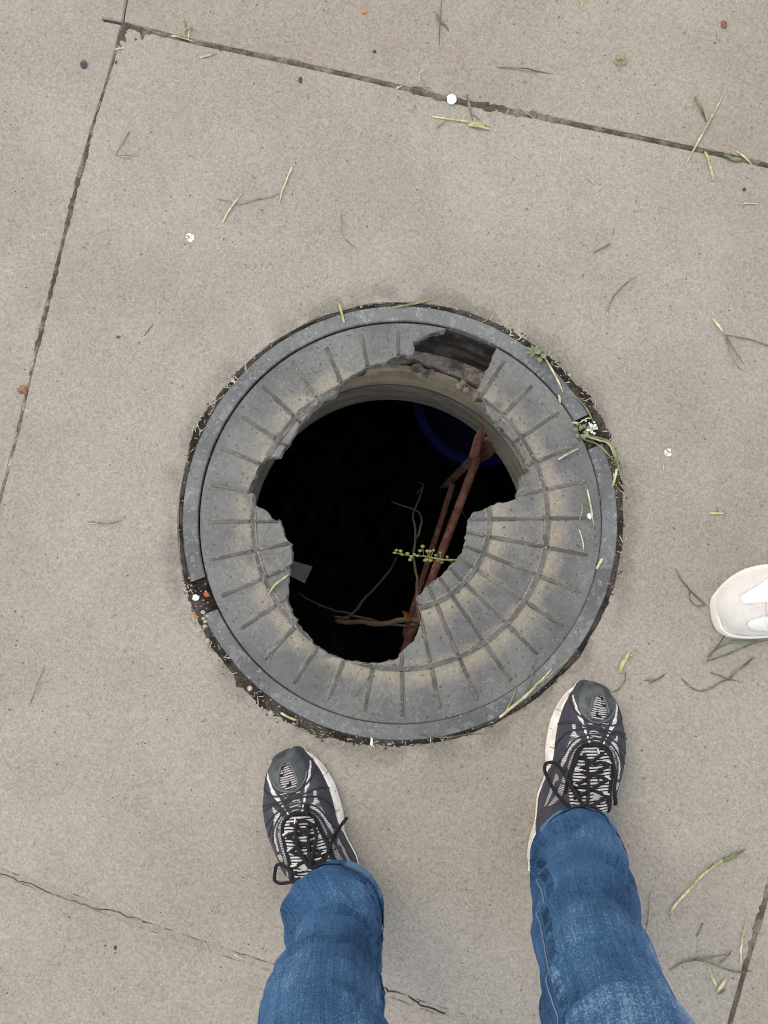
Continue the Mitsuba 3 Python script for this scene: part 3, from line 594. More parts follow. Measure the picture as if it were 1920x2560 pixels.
EDGE = '440,1010 478,942 560,892 680,882 760,912 802,972 842,1052 900,1170 942,1260 975,1370'
EDGE2 = '442,1010 442,1100 465,1210 500,1330 530,1440 545,1540 560,1640'
LACES_L = [('595,968 578,1050 588,1150 628,1270 680,1360 740,1425', 0), ('598,962 680,952 750,992 790,1070 790,1150 770,1250 745,1350 735,1420', 0), ('700,1000 712,1100 716,1250 730,1420', 0),
    ('740,1430 830,1400 890,1330 940,1200 980,1110', 1), ('760,1440 700,1400 600,1240 590,1100', 0), ('685,780 690,830 702,905', 0)]
LACES_R = [('735,830 760,920 775,1050 780,1200 772,1390', 0), ('720,760 690,800 650,930 602,1020 608,1150 650,1250 720,1350 770,1400', 0), ('770,1400 700,1330 600,1180 575,1100', 0),
    ('770,1395 880,1340 960,1290 1010,1310', 0), ('740,748 850,750 950,792 1010,862 1045,960 1060,1100 1050,1250 1040,1400', 0), ('800,1390 860,1400 940,1480 1040,1560', 0)]
def trace_r(s):
    q = [tuple(map(float, a.split(','))) for a in s.split()]; z = np.full(len(q), .05)
    for _ in range(4):
        l = np.array([FR.loc(Z6(x, y, zz)) for (x, y), zz in zip(q, z)]); z = zsurf(l)
    return l
person = thing('person', 'person in blue jeans and black running shoes standing over the broken manhole', 'person')
def on_upper(fr, l, off, step=0.002):
    l = spline(l, step); l[:, 1] = np.clip(l[:, 1], .01, LEN - .003); l[:, 0] = np.clip(l[:, 0], fl(l[:, 1]) + .0012, fm(l[:, 1]) - .0012); return fr.wor(l, zsurf(l) + off)
def sneaker(fr, which):
    s = numbered(person + '__sneaker')
    m, l = upper_mesh(fr); obj('upper', m, 'mat_upper', s, smooth=True, uv=l)
    # midsole, wider than the upper on the inner side
    ys = np.linspace(0.0, LEN, 70)
    a = np.c_[np.minimum(fl(ys) + 0.0015, tip[0]), ys]; b = np.c_[np.maximum(fsm(ys), fm(ys) + 0.0008 * np.sin(np.pi * ys / LEN)), ys]
    out = np.vstack([a, b[::-1][1:-1]]); out = densify(np.vstack([out, out[:1]]), 0.004)[:-1]
    t = np.roll(out, -1, 0) - np.roll(out, 1, 0); t /= np.linalg.norm(t, axis=1, keepdims=True) + 1e-9
    nrm = np.c_[t[:, 1], -t[:, 0]]
    if Polygon(out).exterior.is_ccw is False: nrm = -nrm
    toe = np.clip((out[:, 1] - (LEN - 0.030)) / 0.028, 0, 1); nrm = nrm; spring = 0.004 * toe ** 2; out = out - nrm * (0.0030 * toe * (1 - np.clip((out[:, 0] - tip[0]) / 0.012, 0, 1)))[:, None]; low = 1 - 0.42 * toe
    medial = (out[:, 0] > 0.01)
    rows_ = []
    for d, z in ((-0.004, 0.0015), (-0.001, 0.003), (0, 0.008), (-0.001, 0.017), (-0.0032, 0.0245), (-0.0062, 0.0275), (-0.012, 0.028)):
        rows_.append(fr.wor(out + nrm * d, z * low + spring + 0.006 * (z / .028) * np.clip((0.12 - out[:, 1]) / 0.1, 0, 1)))
    v = np.vstack(rows_); n = len(out)
    f = grid_faces(len(rows_), n, True)
    c = len(v); v = np.vstack([v, rows_[0].mean(0)[None]]); i = np.arange(n)
    f = np.vstack([f, np.c_[np.full(n, c), (i + 1) % n, i]])
    lv = np.vstack([out] * len(rows_) + [[[0, 0]]])
    obj('sole', trimesh.Trimesh(v, f, process=False), 'mat_sole', s, smooth=True, uv=lv)
    def lay(name, g, off, bs):
        m, l = patch(fr, g, off)
        if m is not None: obj(name, m, bs, s, smooth=True, uv=l)
    body = Polygon(np.vstack([np.c_[fl(ys) + .0006, ys], np.c_[fm(ys) - .0006, ys][::-1]])).buffer(0)
    lay('toe_cap', ZP['toe'].difference(ZP['window']).intersection(body), 0.0014, 'mat_toe_rubber')
    lay('toe_window', ZP['window'].buffer(0.0006), 0.0004, 'mat_window_knit')
    for k in ('s1', 's2'): lay('white_stripe', jag(ZP[k], 5).intersection(body), 0.0007, 'mat_white_knit')
    for k in ('s3', 's4'): lay('striped_panel', jag(ZP[k], 7).intersection(body), 0.0007, 'mat_outer_knit')
    for k in ('br', 'bl'): lay('eyestay_band', ZP[k].intersection(body), 0.0007, 'mat_band_knit')
    for k in ('sm1', 'sm2', 'sm3'): lay('vamp_knit', jag(ZP[k], 9), 0.0006, 'mat_window_knit')
    lay('tongue', ZP['tongue'], 0.0012, 'mat_tongue_knit')
    lay('side_emblem', ZP['em'].intersection(body), 0.0016, 'mat_grey_emblem'); lay('side_emblem', ZP['el'].intersection(body), 0.0016, 'mat_grey_emblem')
    lay('tongue_tab', ZP['tab'], 0.0026, 'mat_grey_emblem')
    obj('moulded_line', join([tube(on_upper(fr, trace(Z5, q), 0.0008), 0.0014, 6) for q in LINES]), 'mat_black_line', s, smooth=True)
    obj('toe_ridge', join([tube(on_upper(fr, trace(Z5, q), 0.0014), 0.0015, 6) for q in RIDGES]), 'mat_rubber_edge', s, smooth=True)
    for q in (EDGE, EDGE2): obj('eyestay', tube(on_upper(fr, trace(Z5, q), 0.0014), 0.0026, 8, 0.6), 'mat_lace', s, smooth=True)
    for q in EYES: obj('eyelet_loop', tube(on_upper(fr, trace(Z5, q), 0.0034), 0.0013, 6), 'mat_white_knit', s, smooth=True)
    for q in CROSS: obj('lace_crossing', tube(on_upper(fr, trace(Z5, q), 0.0030), 0.0024, 8, 0.45), 'mat_lace', s, smooth=True)
    for q, free in (LACES_L if which == 'left' else LACES_R):
        p = on_upper(fr, trace(Z5, q) if which == 'left' else trace_r(q), 0.0062)
        if free: p = np.vstack([p, spline(np.vstack([p[-1:], pts(Z5, '1040,1020', .075), pts(Z5, '1110,930', .078)]), .003)[1:]])
        obj('lace', tube(p, 0.0023, 8, 0.75), 'mat_lace', s, smooth=True)
    if which == 'left':
        lp = np.vstack([pts(Z5, '590,1500', .094), pts(Z5, '535,1500', .090), pts(Z5, '470,1440', .080), pts(Z5, '405,1415', .070), pts(Z5, '372,1440', .062), pts(Z5, '360,1520', .058), pts(Z5, '357,1570', .060), pts(Z5, '392,1606', .066), pts(Z5, '470,1608', .076), pts(Z5, '560,1585', .088), pts(Z5, '620,1560', .096)])
    else:
        lp = np.vstack([pts(Z6, '620,1420', .098), pts(Z6, '545,1355', .092), pts(Z6, '450,1245', .080), pts(Z6, '380,1120', .062), pts(Z6, '340,1020', .055), pts(Z6, '352,952', .056), pts(Z6, '420,938', .064), pts(Z6, '490,978', .075), pts(Z6, '542,1060', .082), pts(Z6, '600,1160', .088), pts(Z6, '680,1290', .097), pts(Z6, '745,1395', .103)])
    obj('lace_loop', tube(spline(lp, 0.003), 0.0024, 8, 0.85), 'mat_lace', s, smooth=True)
    return s
sneaker(FL, 'left'); sneaker(FR, 'right')
tag(person + '__sneaker', 'left running shoe, its stiff lace loop lying to the left')
tag(person + '__sneaker_001', 'right running shoe beside the frame of the manhole')

# ------------------------------------------------------------------ jeans
def denim_col(p, n, uv):
    a = noise(uv.x * 900, uv.y * 60, 1.0); b = noise(uv.x * 60, uv.y * 900, 2.0); g = noise(uv.x * 700 + uv.y * 500, uv.y * 700 - uv.x * 500, 3.0)
    big = fbm(uv.x * 15 + uv.y * 4, uv.y * 13 - uv.x * 3, 4.0, 2); streak = fbm(uv.x * 160, uv.y * 7, 6.0, 2); whisk = fbm(uv.x * 9 + uv.y * 3, uv.y * 38, 8.0, 2)
    k = 0.38 + 0.95 * (big - 0.5) + 0.20 * (streak - 0.5) + 0.30 * (whisk - 0.5) + 0.24 * (a - 0.5) + 0.13 * (b - 0.5) + 0.46 * (g - 0.5)
    knee = smoothstep(0.515, 0.545, uv.y + 0.03 * (fbm(uv.x * 12, uv.y * 8, 2.0, 2) - .5)) * smoothstep(0.74, 0.60, uv.y) * smoothstep(0.035, 0.055, uv.x) * smoothstep(0.20, 0.17, uv.x)
    k = dr.clip(k + 0.24 * knee, 0, 1)
    c = mix((0.013, 0.038, 0.096), (0.042, 0.106, 0.222), smoothstep(0.0, 0.6, k))
    return mix(c, C((0.19, 0.30, 0.45)), 0.85 * smoothstep(0.55, 1.0, k))
mat('mat_denim', tex(denim_col), 0.85, 0.15, lambda p, n, uv: noise(uv.x * 1300, uv.y * 200, 1.0) + noise(uv.x * 200, uv.y * 1300, 2.0), 0.0003, sheen=0.3)
mat('mat_seam', tex(lambda p, n, uv: denim_col(p, n, uv) * (0.62 + 0.55 * smoothstep(0.3, 0.8, noise(uv.x * 90, uv.y * 150, 3.0)))), 0.85, 0.15)
mat('mat_hem', tex(lambda p, n, uv: mix(denim_col(p, n, uv), C((0.15, 0.25, 0.38)), 0.55 * smoothstep(0.35, 0.65, noise(uv.x * 75, uv.y * 30, 6.0)))), 0.85, 0.15)
mat('mat_thread', tex(lambda p, n, uv: mix((0.015, 0.03, 0.07), (0.05, 0.08, 0.13), noise(p.x * 500, p.y * 500, p.z * 500))), 0.8, 0.2)
mat('mat_pale_thread', (0.17, 0.25, 0.36), 0.8, 0.2)
def vrow(fr_crop, y0): return lambda v: v
NT = 160
th_ = np.arange(NT) * 2 * np.pi / NT
class Leg:
    """rings: rows of z, cx, cy, rx, ry"""
    def __init__(s, rings, tilt, seed, fold):
        r = np.array(rings, float); s.r = [PchipInterpolator(r[:, 0], r[:, k]) for k in (1, 2, 3, 4)]
        s.z0, s.z1, s.tilt, s.seed, s.fold = r[0, 0], r[-1, 0], tilt, seed, fold; cr_ = np.random.default_rng(seed)
        s.creases = [(h, cr_.uniform(.3, 2.8), cr_.uniform(-.05, .05), cr_.uniform(.0040, .0080), cr_.uniform(.007, .013)) for h in (.105, .135, .17, .205, .25, .30, .36, .43)]
    def at(s, th, z, off=0.0):
        th, z = np.broadcast_arrays(np.asarray(th, float), np.asarray(z, float))
        cx, cy, rx, ry = (f(z) for f in s.r)
        ct, st = np.cos(th), np.sin(th)
        q = np.stack([ct * 1.6, st * 1.6, z * 13], -1)
        low = np.clip(1.15 - z / 0.55, 0.45, 1)
        w = (meshkit.fbm(q + s.seed, 2, s.seed) - 0.5) * 0.024 * low * s.fold
        slant = z * 60 + 2.2 * np.cos(th + 0.7 * s.seed) + 3 * meshkit.fbm(np.stack([ct * 1.2, st * 1.2, z * 6], -1) + 9, 2, s.seed)
        w = w + 0.0040 * s.fold * np.sin(slant) * low * meshkit.noise(np.stack([ct * 1.5, st * 1.5, z * 9], -1) + 3 * s.seed)*1.6
        w = w + (meshkit.fbm(np.stack([ct * 5, st * 5, z * 45], -1) + s.seed, 2, s.seed + 7) - 0.5) * 0.0035
        edge = np.clip((z - s.z0) / 0.03, 0, 1)
        # a few sharp creases
        for h0, a0, sl, dp, wd in s.creases:
            da = (th - a0 + np.pi) % (2 * np.pi) - np.pi
            dz = (z - h0 - sl * da) / wd
            w = w - dp * np.exp(-dz * dz) * np.exp(-(da / 0.75) ** 2) + 0.75 * dp * np.exp(-(dz - 1.9) ** 2 * .7) * np.exp(-(da / 0.8) ** 2)
        w = w * (0.35 + 0.65 * edge) + off
        zz = z + s.tilt * st * np.clip(1 - (z - s.z0) / 0.22, 0, 1)
        return np.stack([cx + (rx + w) * ct, cy + (ry + w) * st, zz], -1)
    def mesh(s, z0, z1, n, off=0.0):
        zs = np.linspace(z0, z1, n)
        v = s.at(th_[None], zs[:, None], off)
        v = np.concatenate([v, v[:, :1]], 1)                         # the seam of the uv
        uv = np.stack([np.broadcast_to(np.r_[th_, 2 * np.pi] * 0.072, (n, NT + 1)), np.broadcast_to(zs[:, None], (n, NT + 1))], -1)
        return trimesh.Trimesh(v.reshape(-1, 3), grid_faces(n, NT + 1), process=False), uv.reshape(-1, 2)
def outline_rings(view, left, right, ycs, z_list, back):
    """half widths from the traced outlines, at the rows where each height's centre is seen"""
    L, R = (np.array([tuple(map(float, q.split(','))) for q in s_.split()]) for s_ in (left, right))
    L, R = L[np.argsort(L[:, 1])], R[np.argsort(R[:, 1])]
    out = []
    for z in z_list:
        yc = ycs(z); lo, hi = -500, 6000
        for _ in range(50):
            m = (lo + hi) / 2
            if view(600, m, z)[1] > yc: lo = m
            else: hi = m
        xl, xr = view(np.interp(lo, L[:, 1], L[:, 0]), lo, z)[0], view(np.interp(lo, R[:, 1], R[:, 0]), lo, z)[0]
        out.append((z, (xl + xr) / 2, yc, (xr - xl) / 2, (xr - xl) / 2 * back))
    return out
def jeans_leg(rings, tilt, seed, fold, seam_th, dark_side):
    lg = Leg(rings, tilt, seed, fold)
    key = numbered(person + '__trouser_leg')
    m, uv = lg.mesh(lg.z0, lg.z1, 300)
    scene[key] = mikit.ply(m, 'mat_denim', smooth=True, uv=uv)
    m, uv = lg.mesh(lg.z0 - 0.001, lg.z0 + 0.013, 12, 0.0019)
    obj('hem', m, 'mat_hem', key, smooth=True, uv=uv)
    inn = np.stack([lg.at(th_, np.full(NT, lg.z0 - 0.001), 0.001), lg.at(th_, np.full(NT, lg.z0 + 0.02), -0.004)])
    obj('hem_lining', trimesh.Trimesh(inn.reshape(-1, 3), grid_faces(2, NT, True), process=False), 'mat_seam', key, smooth=True)
    st = [tube(lg.at(np.linspace(a, a + 0.034, 4), np.full(4, lg.z0 + 0.0115), 0.0022), 0.0007, 5) for a in np.arange(0, 2 * np.pi, 0.05)]
    obj('hem_stitching', join(st), 'mat_thread', key, smooth=True)
    zs = np.arange(lg.z0 + 0.012, lg.z1, 0.0016)
    tc = np.interp(zs, [q[0] for q in seam_th], [math.radians(q[1]) for q in seam_th])
    ww = np.linspace(-1, 1, 9) * 0.0062
    _, _, rx, _ = (f(zs) for f in lg.r)
    puck = 0.0011 * np.sin(zs * 2 * np.pi / 0.0105 + 2.5 * meshkit.noise(np.c_[zs * 60, zs * 0, zs * 0]))[:, None] * np.array([.3, .8, 1, .7, .2, .7, 1, .8, .3])[None]
    ridge = np.array([-.001, .0008, .0013, .0015, .0016, .0015, .0013, .0008, -.001])[None]
    v = lg.at(tc[:, None] + ww[None] / rx[:, None], zs[:, None] + 0 * ww[None], 0) 
    o = (puck + ridge)[..., None] * np.stack([np.cos(tc), np.sin(tc), 0 * tc], -1)[:, None]
    uv = np.stack([np.broadcast_to(ww[None], v.shape[:2]), np.broadcast_to(zs[:, None], v.shape[:2])], -1)
    obj('side_seam', trimesh.Trimesh((v + o).reshape(-1, 3), grid_faces(len(zs), 9), process=False), 'mat_seam', key, smooth=True, uv=uv.reshape(-1, 2))
    zs = zs[zs > .165]; tc = tc[-len(zs):]; rx = rx[-len(zs):]; e = lg.at(tc + dark_side * 0.0105 / rx, zs, 0.0012)
    obj('seam_edge', tube(e, 0.0007, 5), 'mat_pale_thread', key, smooth=True)
    return key, lg
def rows_of(t): return [tuple(map(float, q.split())) for q in t.split(',')]
# rows: height, centre x, centre y, half width, half depth
ringsL = rows_of("""0.07 -0.058 -0.4431 0.056 0.0735,0.085 -0.062 -0.4434 0.056 0.0735,0.1 -0.0682 -0.4436 0.0555 0.073,0.115 -0.0734 -0.4438 0.0565 0.074,0.13 -0.0728 -0.4441 0.0581 0.0745,0.15 -0.0656 -0.4444 0.0557 0.067,0.17 -0.0554 -0.4447 0.0516 0.057,0.19 -0.0518 -0.445 0.0505 0.054,
0.21 -0.0545 -0.445 0.0505 0.06,0.24 -0.0569 -0.4446 0.0505 0.065,0.27 -0.0598 -0.4442 0.0515 0.064,0.3 -0.0619 -0.4438 0.0578 0.063,0.34 -0.0615 -0.4433 0.0597 0.0675,0.48 -0.0568 -0.4518 0.0644 0.0727,0.6 -0.0483 -0.4781 0.0711 0.0799,0.75 -0.047 -0.5149 0.0791 0.0885,0.88 -0.0543 -0.5367 0.0878 0.0978""")
legL, LG = jeans_leg(ringsL, 0.020, 3, 1.0, [(.07, 60), (.10, 35), (.15, 16), (.3, 14), (.88, 10)], -1)
tag(legL, 'left trouser leg of blue denim with a puckered inner seam')
ringsR = rows_of("""0.07 0.2556 -0.3751 0.0617 0.0735,0.085 0.2541 -0.3758 0.0614 0.0725,0.1 0.2531 -0.3765 0.062 0.074,0.115 0.2528 -0.3772 0.0633 0.0765,0.13 0.2521 -0.3779 0.0639 0.078,0.15 0.2501 -0.3788 0.0619 0.072,0.17 0.2462 -0.3797 0.0587 0.064,0.19 0.241 -0.3807 0.0568 0.06,
0.21 0.2356 -0.3821 0.0564 0.066,0.24 0.2309 -0.3849 0.0559 0.072,0.27 0.2282 -0.3877 0.057 0.069,0.3 0.2246 -0.3905 0.0579 0.064,0.34 0.2178 -0.3942 0.0563 0.0657,0.42 0.211 -0.403 0.058 0.067,0.47 0.209 -0.410 0.060 0.066,0.505 0.209 -0.419 0.063 0.067,0.53 0.210 -0.426 0.070 0.083,0.56 0.208 -0.434 0.074 0.084,0.61 0.199 -0.460 0.077 0.084,0.7 0.1738 -0.501 0.0793 0.0893,0.88 0.1256 -0.5376 0.0886 0.0984""")
legR, RG = jeans_leg(ringsR, 0.020, 8, 1.0, [(.07, 176), (.12, 170), (.18, 150), (.25, 143), (.88, 150)], 1)
tag(legR, 'right trouser leg of blue denim, bent slightly at the knee')

# ------------------------------------------------------------------ what lies in the shaft
mat('mat_rust', tex(lambda p, n, uv: mix((0.15, 0.070, 0.056), (0.24, 0.125, 0.102), smoothstep(0.3, 0.7, fbm(p.x * 90, p.y * 90, p.z * 90, 3))) * (0.7 + 0.6 * noise(p.x * 500, p.y * 500, p.z * 500))), 0.85, 0.2,
    lambda p, n, uv: noise(p.x * 400, p.y * 400, p.z * 400), 0.0008)
mat('mat_rust_pale', tex(lambda p, n, uv: mix((0.26, 0.125, 0.10), (0.40, 0.22, 0.18), fbm(p.x * 90, p.y * 90, p.z * 90, 3)) * (0.75 + 0.5 * noise(p.x * 500, p.y * 500, p.z * 500))), 0.85, 0.2)
mat('mat_blue_plastic', (0.011, 0.034, 0.21), 0.4, 0.5)
mat('mat_twig', tex(lambda p, n, uv: mix((0.075, 0.058, 0.046), (0.19, 0.15, 0.12), fbm(p.x * 60, p.y * 60, p.z * 60, 2))), 0.9, 0.1)
mat('mat_broken_wood', (0.36, 0.16, 0.05), 0.8, 0.2)
mat('mat_paper', (0.62, 0.68, 0.72), 0.8, 0.2)
mat('mat_pod', tex(lambda p, n, uv: mix((0.15, 0.19, 0.06), (0.27, 0.31, 0.12), noise(p.x * 150, p.y * 150, p.z * 150))), 0.6, 0.3)
lad = thing('rusty_ladder', 'rusty red ladder of ribbed steel bars leaning in the black shaft', 'ladder')
def rebar(a, b, r):
    n = int(np.linalg.norm(np.asarray(b) - a) / 0.0030); t = np.linspace(0, 1, n)[:, None]
    return tube(np.asarray(a) * (1 - t) + np.asarray(b) * t, r * (1 + 0.10 * (np.arange(n) % 3 == 0)), 10)
r1a, r1b, r1c = ZH(1362, 430, -.34), ZH(930, 1590, -.40), ZH(800, 1920, -.44)
obj('rail', rebar(r1a, r1c, 0.0076), 'mat_rust', lad, smooth=40)
r2a, r2c = ZH(1215, 590, -.46), ZH(930, 1480, -.50)
obj('rail', rebar(r2a, r2c, 0.0056), 'mat_rust', lad, smooth=40)
obj('rung', rebar(ZH(930, 1500, -.45), ZH(1010, 1440, -.47), 0.006), 'mat_rust', lad, smooth=40)
def plate(corners, th=0.006):
    c = np.array(corners); n = np.cross(c[1] - c[0], c[2] - c[0]); n /= np.linalg.norm(n); n *= -np.sign(n[2]) if abs(n[2]) > 1e-6 else 1
    k = len(c); v = np.vstack([c, c + n * th]); i = np.arange(k); j = (i + 1) % k
    top = [[0, a, a + 1] for a in range(1, k - 1)]
    f = top + [[a + k for a in q[::-1]] for q in top] + np.c_[i, i + k, j].tolist() + np.c_[j, i + k, j + k].tolist()
    m = trimesh.Trimesh(v, f, process=False); m.fix_normals(); return m
obj('angle_bar', plate([ZH(1395, 225, -.27), ZH(1420, 240, -.27), ZH(1388, 330, -.31), ZH(1362, 445, -.34), ZH(1308, 432, -.335), ZH(1342, 310, -.30)], .008), 'mat_rust_pale', lad)
obj('angle_flange', plate([ZH(1390, 306, -.31), ZH(1525, 348, -.28), ZH(1530, 356, -.33), ZH(1388, 322, -.33)], .005), 'mat_rust_pale', lad)
obj('gusset', plate([ZH(1388, 318, -.325), ZH(1522, 352, -.325), ZH(1430, 440, -.37), ZH(1362, 470, -.38)], .005), 'mat_rust', lad)
obj('hook_bar', plate([ZH(1320, 420, -.36), ZH(1362, 450, -.36), ZH(1190, 610, -.50), ZH(1130, 620, -.52)], .006), 'mat_rust', lad)

bk = thing('blue_bucket', 'blue plastic bucket down in the dark of the shaft', 'bucket')
bc = ZH(1395, 75, -.74); 
BS = 1.06
obj('rim', revolve([(0.148 * BS, bc[2] - .006), (0.150 * BS, bc[2] + .004), (0.146 * BS, bc[2] + .008), (0.132 * BS, bc[2] + .006), (0.130 * BS, bc[2] - .004)], bc, 96), 'mat_blue_plastic', bk, smooth=50)
obj('wall', revolve([(0.141 * BS, bc[2] - .004), (0.132 * BS, bc[2] - .20), (0.124 * BS, bc[2] - .30), (0.122 * BS, bc[2] - .30), (0.001, bc[2] - .295)], bc, 96), 'mat_blue_plastic', bk, smooth=50)
a = np.linspace(0, np.pi, 24)
obj('handle', tube(np.c_[bc[0] + 0.147 * np.cos(a + 3.6), bc[1] + 0.147 * np.sin(a + 3.6), bc[2] - .03 - 0.10 * np.sin(a)], 0.003, 8), 'mat_blue_plastic', bk, smooth=True)

def wob_path(p, amp, seed, step=0.006):
    q = spline(p, step)
    w = meshkit.fbm(q * 45 + seed, 3, seed)[:, None] - 0.5
    w2 = meshkit.fbm(q * 45 + seed + 20, 3, seed + 3)[:, None] - 0.5
    e = np.sin(np.linspace(0, np.pi, len(q)))[:, None] ** 0.5
    return q + np.c_[w, w2, w * 0] * 2 * amp * e
def twig(name, label, parts, cat='twig', z0=-.3):
    t = thing(name, label, cat)
    for k, (s_, za, zb, ra, rb, bs) in enumerate(parts):
        q = [tuple(map(float, a.split(','))) for a in s_.split()]
        p = np.array([ZH(x, y, za + (zb - za) * i / max(1, len(q) - 1)) for i, (x, y) in enumerate(q)])
        p = wob_path(p, 0.004, 7 + k, .005)
        obj(('stem', 'side_shoot', 'side_shoot', 'broken_end')[min(k, 3)], tube(p, np.linspace(ra, rb, len(p)) * 0.74, 8), bs, t, smooth=True)
    return t
twig('forked_twig', 'long upright forked brown twig standing in the middle of the shaft', [('1020,1420 1005,1300 995,1150 985,1000 990,900 980,780 1003,710 1040,605', -.30, -.42, .0042, .0018, 'mat_twig'),
    ('988,920 1015,880 1025,775 940,735 850,695', -.36, -.42, .0028, .0014, 'mat_twig'), ('1000,650 1040,605 1000,580', -.41, -.43, .0016, .001, 'mat_twig')])
twig('bent_twig', 'thin pale twig lying low across the bottom of the hole', [('300,1240 430,1312 640,1372 800,1415 1020,1445', -.50, -.34, .0022, .0034, 'mat_twig'), ('412,1322 450,1312', -.48, -.48, .0018, .0012, 'mat_twig')])
twig('slanting_twig', 'slanting dark twig with two side shoots deep in the shaft', [('520,1400 620,1365 700,1262 830,1120 880,1030', -.46, -.56, .0040, .0028, 'mat_twig'), ('512,1378 600,1392', -.45, -.45, .0022, .0030, 'mat_broken_wood')])
twig('snapped_branch', 'snapped brown branch with a raw orange break at its end', [('530,1408 650,1412 800,1422 930,1396 1020,1402', -.36, -.31, .0058, .0066, 'mat_twig'), ('960,1400 930,1350', -.315, -.285, .0050, .0014, 'mat_broken_wood'), ('950,1405 915,1345', -.315, -.30, .0034, .0008, 'mat_broken_wood')])
twig('fine_twig', 'single hair-thin twig beside the ladder rail, under the cover', [('1262,748 1290,790 1310,825', -.40, -.42, .0013, .0009, 'mat_twig')])

sp = thing('seed_sprig', 'green sprig of round seed pods hanging in the hole before the ladder', 'sprig')
q = spline(np.array([ZH(x, y, z) for x, y, z in ((1290, 1045, -.055), (1220, 1042, -.065), (1150, 1040, -.075), (1040, 1020, -.09), (940, 1015, -.10), (865, 998, -.105))]), .004)
obj('stem', tube(q, np.linspace(.0016, .0008, len(q)), 6), 'mat_pod', sp, smooth=True)
for k, (x, y) in enumerate([(880, 985), (868, 1000), (905, 990), (912, 1010), (945, 1004), (968, 1026), (985, 1010), (1005, 1018), (1020, 988), (1035, 962), (1048, 1045), (1060, 1040), (1080, 990), (1082, 1044), (1112, 1014), (1130, 1045), (1150, 1055), (1180, 1025), (1100, 985), (1062, 990), (960, 1042), (1195, 1045), (1205, 1050), (1140, 1000)]):
    c = ZH(x, y, -.085); b = q[np.argmin(np.hypot(*(q - c)[:, :2].T) + 0.002 * rng.random(len(q)))]
    obj('pod', join([blob(c, (0.0020 + .0018 * rng.random(), 0.0017 + .0014 * rng.random(), 0.0009), 90 + k, 1, 0.2), tube(np.array([b, (b + c) / 2 + [0, 0, .003], c]), 0.0005, 5)]), 'mat_pod', sp, smooth=True)

pc = [ZH(*q_, -.74) for q_ in ((215, 1035), (385, 1080), (335, 1180), (200, 1110))]
u_ = np.linspace(0, 1, 14); U, V = np.meshgrid(u_, u_, indexing='ij')
pp = ((1 - U) * (1 - V))[..., None] * pc[0] + (U * (1 - V))[..., None] * pc[1] + (U * V)[..., None] * pc[2] + ((1 - U) * V)[..., None] * pc[3]
pp[..., 2] += 0.012 * np.sin(2.2 * U) - 0.01 * V * U
v = np.concatenate([pp.reshape(-1, 3), pp.reshape(-1, 3) - [0, 0, .0012]]); f = grid_faces(14, 14)
tag(obj('paper_scrap', trimesh.Trimesh(v, np.vstack([f, f[:, ::-1] + 196]), process=False), 'mat_paper', smooth=True), 'pale four-cornered scrap of card lying in the dark at the left of the hole', 'paper')
# rubble the scrap lies on: a heap against the left side of the chamber
tag(obj('rubble_heap', blob((NX - .34, NY - .24, -1.02), (.30, .26, .31), 5, 4, 0.5, 2.2), 'mat_mud', smooth=True), 'dark heap of mud and rubble under the card in the shaft', 'rubble')

# ------------------------------------------------------------------ litter: grass clippings and other small things
def leafmat(name, a, b): mat(name, tex(lambda p, n, uv: mix(a, b, smoothstep(.25, .75, fbm(p.x * 60, p.y * 60, 1.0, 2))) * (0.75 + 0.5 * noise(p.x * 420, p.y * 420, 1.0))), 0.65, 0.3)
leafmat('mat_straw', (0.32, 0.33, 0.19), (0.55, 0.53, 0.36)); leafmat('mat_green', (0.12, 0.15, 0.075), (0.25, 0.28, 0.15))
leafmat('mat_dull', (0.085, 0.10, 0.060), (0.18, 0.19, 0.115)); leafmat('mat_dry', (0.36, 0.32, 0.24), (0.55, 0.50, 0.40)); leafmat('mat_yellow', (0.36, 0.37, 0.16), (0.54, 0.53, 0.27))
MS = dict(s='mat_straw', g='mat_green', d='mat_dull', r='mat_dry', y='mat_yellow')
def blade(path, w, lift, base, taper=(0.7, 0.25), seed=0):
    q = spline(np.asarray(path)[:, :2], 0.0022); n = len(q); t = np.linspace(0, 1, n)
    prof = np.clip(np.minimum(taper[0] + t / 0.08, taper[1] + (1 - t) / 0.35), 0, 1)
    r = w * 0.5 * prof * (0.65 + 0.7 * meshkit.fbm(np.c_[q * 120, t * 0 + seed], 2, 3))
    z = base + 0.0002 + r * 0.45 + lift * np.sin(np.pi * np.clip(t * 1.05, 0, 1)) * (0.5 + meshkit.noise(np.c_[t * 4, t * 0 + seed, t * 0]))
    return tube(np.c_[q, z], r, 7, 0.38)
def grass(view, specs, label, cat='grass clipping', name='grass_clipping', base=0.0, group='grass clippings strewn on the pavement and the cover'):
    """specs: (points, width mm, material) - the first is the stalk, others its leaves"""
    one = len(specs) == 1
    key = thing(name, label, cat, group)
    for k, (s_, w, m_) in enumerate(specs):
        p = np.array([view(*map(float, q.split(',')), base + .002) for q in s_.split()])
        me = blade(p, w / 1000 * 0.84, min(0.004, 0.10 * np.linalg.norm(p[-1] - p[0])) * (0.4 + 0.6 * rng.random()), base + (0.0006 * k), seed=len(scene))
        if one: scene[key] = mikit.ply(me, MS[m_], smooth=True)
        else: obj('stalk' if k == 0 else 'leaf', me, MS[m_], key, smooth=True)
    return key
G = grass
G(ZA, [('740,152 790,165 835,176', 2.4, 's'), ('795,85 805,125 798,152', 2, 'd'), ('826,113 816,150 812,172', 2.2, 's'), ('790,134 832,112', 1.6, 's'), ('815,128 845,132', 1.4, 'd')], 'little tangle of straw and grass on the top joint near its left end')
G(ZA, [('865,247 900,240 938,226', 3, 's'), ('905,235 920,222', 1.6, 'r')], 'pale forked straw just below the top joint, left of centre')
